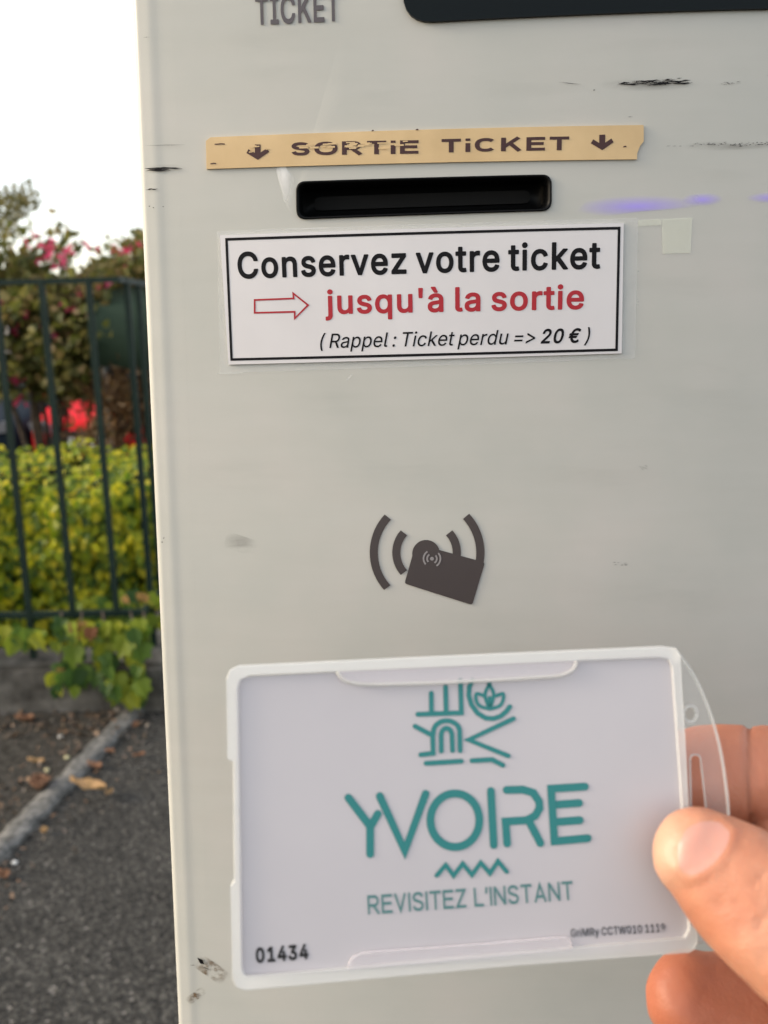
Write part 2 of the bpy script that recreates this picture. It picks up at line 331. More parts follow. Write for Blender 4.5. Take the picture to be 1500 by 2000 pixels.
# ------------------------------------------------------------------ stroke lettering
def arc_(cx, cy, rx, ry, a0, a1, n=16, e=2.45):
    out = []
    for k in range(n+1):
        t = R(a0+(a1-a0)*k/n); c, s_ = math.cos(t), math.sin(t)
        q = (abs(c)**e+abs(s_)**e)**(-1/e); out.append((cx+rx*c*q, cy+ry*s_*q))
    return out
def glyph(ch, w):
    """centre lines of one letter, cap height 1; returns (advance width, [strokes], [closed strokes])"""
    h = w/2; X = .73; S = []; C = []
    def stem(x, a=0, b=1): S.append([(x, a), (x, b)])
    if ch == ' ': return .30, [], []
    if ch == 'T': W = .86; S += [[(0, 1-h), (W, 1-h)], [(W/2, 1-h), (W/2, 0)]]
    elif ch == 'I': W = w; stem(h)
    elif ch == '|': W = w; stem(h, 0, .66); stem(h, .82, 1)
    elif ch == 'C': W = .96; S.append(arc_(W/2, .5, W/2-h, .5-h, 42, 318, 26))
    elif ch == 'K': W = .92; stem(h); S += [[(W-h*1.3, 1), (h, .30)], [(W*.40, .62), (W-h*.9, 0)]]
    elif ch == 'E': W = .82; S.append([(W, 1-h), (h, 1-h), (h, h), (W, h)]); S.append([(h, .52), (W*.93, .52)])
    elif ch == 'F': W = .78; stem(h); S += [[(h, 1-h), (W, 1-h)], [(h, .5), (W*.9, .5)]]
    elif ch == 'L': W = .74; S.append([(h, 1), (h, h), (W, h)])
    elif ch == 'O': W = 1.05; C.append(arc_(W/2, .5, W/2-h, .5-h, 0, 360*25/26, 25))
    elif ch == 'N': W = .92; S.append([(h, 0), (h, 1)]); S.append([(h, 1-h*.4), (W-h, h*.4)]); S.append([(W-h, 0), (W-h, 1)])
    elif ch == 'V': W = .92; S.append([(h*.95, 1), (W/2, h*.9), (W-h*.95, 1)])
    elif ch == 'A': W = .96; S.append([(h*.95, 0), (W/2, 1-h*.9), (W-h*.95, 0)]); S.append([(W*.24, .30), (W*.76, .30)])
    elif ch == 'Z': W = .80; S.append([(.03, 1-h), (W-h*1.2, 1-h), (h*1.2, h), (W, h)])
    elif ch in 'RP':
        W = .92 if ch == 'R' else .86; r = (.5-h+.04)/2; stem(h)
        S.append([(h, 1-h)] + arc(W-.06-h-r, 1-h-r, r, r, 90, -90, 12) + [(h, 1-h-2*r)])
        if ch == 'R': S.append([(W*.48, 1-h-2*r), (W-h*.8, 0)])
    elif ch in 'Ss':
        H = 1 if ch == 'S' else X; W = .86 if ch == 'S' else .66
        q = [(.97, .77), (.84, .94), (.5, 1.0), (.17, .94), (.04, .76), (.16, .60), (.5, .51), (.86, .41), (.97, .23), (.82, .05), (.5, 0), (.16, .06), (.02, .24)]
        S.append([(p.x, p.y) for p in catmull([Vector((h+(W-w)*a_, h+(H-w)*b_, 0)) for a_, b_ in q], 4)])
    elif ch in 'co':
        W = .70 if ch == 'c' else .76; rx, ry = W/2-h, X/2-h
        if ch == 'c': S.append(arc_(W/2, X/2, rx, ry, 45, 315, 20))
        else: C.append(arc_(W/2, X/2, rx, ry, 0, 360*21/22, 21))
    elif ch == 'e': W = .72; S.append([(h, X*.49), (W-h*1.0, X*.49)] + arc_(W/2, X/2, W/2-h, X/2-h, 8, 318, 22))
    elif ch in 'nu':
        W = .70; r = W/2-h
        if ch == 'n': stem(h, 0, X); S.append([(h, X-h-r)] + arc(W/2, X-h-r, r, r, 175, 0, 12) + [(W-h, 0)])
        else: S.append([(h, X)] + arc(W/2, h+r, r, r, 180, 355, 12)); stem(W-h, 0, X)
    elif ch == 'r': W = .47; stem(h, 0, X); S.append([(h, X*.55)] + arc(W+.03, X-h-.27, W+.03-h, .27, 172, 92, 8))
    elif ch == 'v': W = .72; S.append([(h*.95, X), (W/2, h*.9), (W-h*.95, X)])
    elif ch == 'z': W = .64; S.append([(.03, X-h), (W-h*1.3, X-h), (h*1.3, h), (W, h)])
    elif ch == 't': W = .42; x = W*.42; S.append([(x, .95), (x, h+.14)] + arc(x+.14, h+.14, .14, .14, 180, 270, 6) + [(W, h)]); S.append([(0, X-h), (W, X-h)])
    elif ch == 'i': W = w; stem(h, 0, X); stem(h, 1-w*.85, 1)
    elif ch == 'l': W = w; stem(h)
    elif ch == 'j': W = w+.06; S.append([(W-h, X), (W-h, -.10)] + arc(W-h-.14, -.14, .14, .13, 0, -80, 6)); stem(W-h, 1-w*.85, 1)
    elif ch == 'k': W = .70; stem(h); S += [[(W-h*1.2, X), (h, .22)], [(W*.42, .47), (W-h*.85, 0)]]
    elif ch in 'qpd':
        W = .74; C.append(arc_(W/2, X/2, W/2-h, X/2-h, 0, 360*21/22, 21))
        if ch == 'q': stem(W-h, -.28, X)
        if ch == 'p': stem(h, -.28, X)
        if ch == 'd': stem(W-h, 0, 1)
    elif ch in 'aà':
        W = .68; r = W/2-h-.01; S.append(arc(W/2, X-h-.19, r, .19, 150, 0, 10) + [(W-h-.01, 0)])
        S.append([(W-h-.01, X*.56), (W*.52, X*.52)] + arc(W*.40, h+.115, W*.40-h, .115, 90, 270, 9) + [(W*.48, h)] + arc(W*.5, h+.2, W*.5-h, .2, 280, 345, 4))
        if ch == 'à': S.append([(W*.20, 1.03), (W*.55, .84)])
    elif ch == "'": W = w*1.1; S.append([(h*1.2, 1), (h*1.1, .80), (h*.3, .66)])
    elif ch == '(': W = .30; S.append(arc(W+.26, .38, W+.26-h, .62, 128, 232, 10))
    elif ch == ')': W = .30; S.append(arc(-.26, .38, W+.26-h, .62, -52, 52, 10))
    elif ch == ':': W = w*1.1; stem(h, 0, w*1.15); stem(h, X-w*1.15, X)
    elif ch == '=': W = .74; S += [[(0, .62), (W, .62)], [(0, .30), (W, .30)]]
    elif ch == '>': W = .74; S.append([(0, .78), (W-h, .46), (0, .14)])
    elif ch == '0': W = .74; C.append(arc_(W/2, .5, W/2-h, .5-h, 0, 360*25/26, 25))
    elif ch == '1': W = .50; stem(W-h); S.append([(W-h, .93), (.02, .68)])
    elif ch == '2': W = .74; S.append(arc(W/2, 1-h-.22, W/2-h, .22, 165, -35, 14) + [(h*1.2, h), (W, h)])
    elif ch == '3': W = .74; S.append(arc(W/2-.02, 1-h-.195, W/2-h-.03, .195, 160, -80, 12) + arc(W/2-.02, h+.235, W/2-h, .235, 80, -160, 12))
    elif ch == '4': W = .78; S.append([(W, .28), (h*1.1, .28), (W-h-.16, 1-h*.3)]); stem(W-h-.16)
    elif ch == '5': W = .74; S.append([(W-.04, 1-h), (h+.08, 1-h), (h, .55)] + arc(W/2, h+.25, W/2-h, .25, 120, -150, 12))
    elif ch == '9': W = .74; C.append(arc(W/2, 1-h-.24, W/2-h, .24, 0, 340, 17)); S.append([(W-h, .7), (W-h-.03, .38)] + arc(W/2-.03, h+.2, W/2-h, .2, 0, -120, 8))
    elif ch == 'G': W = 1.0; S.append(arc_(W/2, .5, W/2-h, .5-h, 42, 350, 26)); S.append([(W*.55, .48), (W, .48)])
    elif ch == 'M': W = 1.0; S.append([(h, 0), (h, 1)]); S.append([(h, 1-h*.5), (W/2, .1), (W-h, 1-h*.5)]); stem(W-h)
    elif ch == 'W': W = 1.25; S.append([(h, 1), (W*.28, h), (W*.5, 1-h), (W*.72, h), (W-h, 1)])
    elif ch == 'y': W = .70; S.append([(h*.95, X), (W/2, .05)]); S.append([(W-h*.95, X), (W*.36, -.27), (.05, -.25)])
    elif ch == '€': W = .80; S.append(arc(W/2+.08, .5, W/2-h, .5-h, 48, 312, 22)); S += [[(0, .62), (W*.72, .62)], [(0, .42), (W*.66, .42)]]
    else: W = .5
    return W, S, C
def text(fr, s, p0, p1, cap_px, w, mb=None, shear=0.0, z=.0003, gap=.16, wear=None, bold_range=None):
    """letters on plane fr with baseline from pixel p0 to pixel p1"""
    mb = mb or MB(); A, B = Vector(fr.uv(*p0)), Vector(fr.uv(*p1))
    D = (fr.o + fr.ex*A.x + fr.ey*A.y - CO).length; dd = ray(*p0).length
    cap = cap_px * D / dd / FPX
    tot = 0; items = []
    for i, ch in enumerate(s):
        ww = w if not (bold_range and bold_range[0] <= i < bold_range[1]) else w*1.65
        W, S, C = glyph(ch, ww); items.append((tot, S, C, ww)); tot += W+gap
    tot -= gap; dx = (B-A); L = dx.length; dx.normalize(); dy = Vector((-dx.y, dx.x)); kx = L/tot/cap
    lev = 0
    def T(p, ox): return A + dx*((ox+p[0])*cap*kx + p[1]*shear*cap) + dy*(p[1]*cap)
    for ox, S, C, ww in items:
        for closed, group in ((False, S), (True, C)):
            for st in group:
                lev = (lev+1) % 7
                tmp = MB(); tmp.stroke(st, ww, 0, closed)      # stems widen with the letter, bars do not
                mb.add([tuple(T(v, ox))+(z+lev*6e-6,) for v in tmp.v], tmp.f)
    return mb


